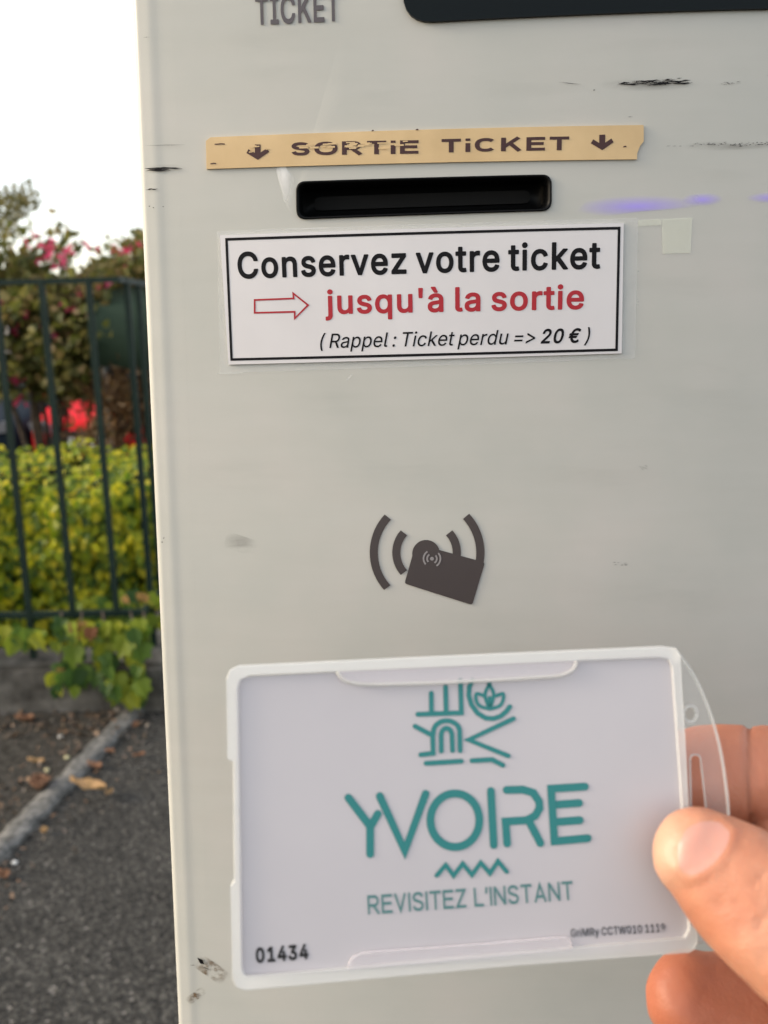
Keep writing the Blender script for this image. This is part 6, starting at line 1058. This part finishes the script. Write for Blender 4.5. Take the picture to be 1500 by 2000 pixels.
# ================================================================== FALLEN LEAVES AND STONES
def fallen(px, py, L, W_, ang, label, m=M_fallen, lift=.012, onz=.006, curl=.5):
    p = at_z(px, py, onz); n_ = 9; V = []; F = []
    for i in range(n_+1):
        t_ = i/n_; hw = W_*math.sin(math.pi*min(1, t_*1.02+.02))**.8*.5+.0006; y = (t_-.5)*L
        for k in range(-2, 3):
            a = k/2; jag = 1+.45*noise.noise(Vector((px, i*1.7, k)))
            z = lift*.6*(abs(a)**1.6)*(1+.8*noise.noise(Vector((py, k*2, i*.6))))+curl*L*(t_-.5)**2*.8+.0015*noise.noise(Vector((px*.3, i, k*2)))
            V.append((a*hw*jag+math.sin(t_*3.1)*L*.08, y, z+.001))
    for i in range(n_):
        for k in range(4): F.append((i*5+k, i*5+k+1, (i+1)*5+k+1, (i+1)*5+k))
    o = link('fallen_leaf', V, F, m, None, Matrix.Translation(p) @ Matrix.Rotation(R(ang), 4, 'Z') @ Matrix.Rotation(R(random.uniform(-8, 8)), 4, 'X'), True)
    sl = o.modifiers.new('thick', 'SOLIDIFY'); sl.thickness = .0006
    tag(o, label, 'leaf', 'fallen leaves on the ground'); return o
fallen(172, 1542, .105, .040, 66, 'long tan curled leaf lying across the kerb', M_fallen2, .018, .028)
fallen(213, 1549, .026, .018, -20, 'small tan leaf touching the end of the long curled leaf', M_fallen2, .008)
fallen(184, 1499, .046, .024, 62, 'orange brown leaf on asphalt just past the kerb', M_fallen)
fallen(215, 1470, .026, .010, 70, 'tiny reddish leaf above the orange brown leaf by the kerb', M_fallen)
fallen(272, 1478, .030, .012, 105, 'narrow reddish leaf on asphalt beside the machine', M_fallen)
fallen(75, 1537, .062, .050, 20, 'crumpled orange leaf against the far side of the kerb', M_fallen, .03)
fallen(70, 1490, .045, .014, 80, 'yellowish sliver of leaf on the dirt above the crumpled leaf', M_fallen2)
fallen(20, 1366, .075, .055, 40, 'broad rusty leaf at the foot of the wall near the left edge', M_fallen, .03)
fallen(48, 1408, .055, .030, 80, 'rusty leaf lying alone on the old asphalt below the wall leaves', M_fallen, .02)
fallen(82, 1380, .060, .040, 60, 'rusty brown leaf in the litter left of the creeper', M_fallen, .03)
fallen(62, 1384, .045, .032, 110, 'dull brown leaf left of the litter near the creeper', M_fallen, .02)
fallen(213, 1376, .050, .030, 80, 'orange leaf under the hanging creeper', M_fallen, .02)
fallen(290, 1370, .045, .026, 20, 'brown leaf in the shade at the corner of the fence', M_fallen, .02)
fallen(264, 1418, .026, .018, 10, 'small orange leaf to the right of the kerb end', M_fallen)
fallen(5, 1712, .030, .022, 50, 'small orange leaf below the kerb at the left edge', M_fallen)
fallen(85, 1626, .022, .014, 30, 'little yellow leaf on the near side of the kerb', M_fallen2)
def stone(px, py, r, label, m, onz=.004):
    p = at_z(px, py, onz); bm = bmesh.new(); bmesh.ops.create_icosphere(bm, subdivisions=2, radius=r)
    for v in bm.verts: v.co = v.co*(1+.35*noise.noise(v.co*(1.2/r)+Vector((px, py, 0)))); v.co.z = v.co.z*.7+r*.5
    V = [v.co.copy() for v in bm.verts]; bm.verts.index_update(); F = [[v.index for v in f.verts] for f in bm.faces]; bm.free()
    tag(link('pebble', V, F, m, None, Matrix.Translation(p), True), label, 'stone', 'pale pebbles on the ground')
M_st = noisy(mat('pale stone', (.6, .6, .57), .8, .3), [(.3, (.5, .5, .47)), (.7, (.7, .7, .67))], 60)
M_st2 = noisy(mat('yellowish stone', (.5, .46, .28), .8, .3), [(.3, (.42, .38, .2)), (.7, (.58, .54, .34))], 60)
stone(29, 1688, .0065, 'bright white pebble on the near side of the kerb', M_st, .0)
stone(118, 1441, .006, 'pale pebble on old asphalt below the creeper', M_st)
stone(131, 1482, .007, 'yellowish pebble close to the far side of the kerb', M_st2)
stone(92, 1506, .006, 'yellowish pebble beside the crumpled orange leaf', M_st2)
stone(303, 1360, .03, 'large pale stone in the corner by the machine', M_st)
# loose grit and crumbs of dead leaf gathered along the kerb
mb = MB()
for a in range(1300):
    t_ = random.uniform(0, 1); p = Ka.lerp(Kb, t_)+kn*(random.choice((1, 1, 1, -1))*(.045+abs(random.gauss(0, .07))))
    s = random.uniform(.0015, .006); c = p+Vector((0, 0, .006)); q = [c+rv()*s for _ in range(4)]
    for v in q: v.z = max(v.z, .0055)
    mb.add(q, [(0, 1, 2), (0, 2, 3), (0, 3, 1), (1, 3, 2)])
for a in range(500):
    p = at_z(random.uniform(-250, 290), random.uniform(1362, 1440), .006); s = random.uniform(.002, .009); q = [p+rv()*s for _ in range(4)]
    for v in q: v.z = max(v.z, .0055)
    mb.add(q, [(0, 1, 2), (0, 2, 3), (0, 3, 1), (1, 3, 2)])
tag(mb.build('leaf_litter', leafmat('crumbs of litter', [(.03, .025, .018), (.10, .07, .04), (.22, .12, .06), (.16, .15, .13)], .1)), 'crumbled dead leaves and grit along kerb and wall', 'litter', kind='stuff')
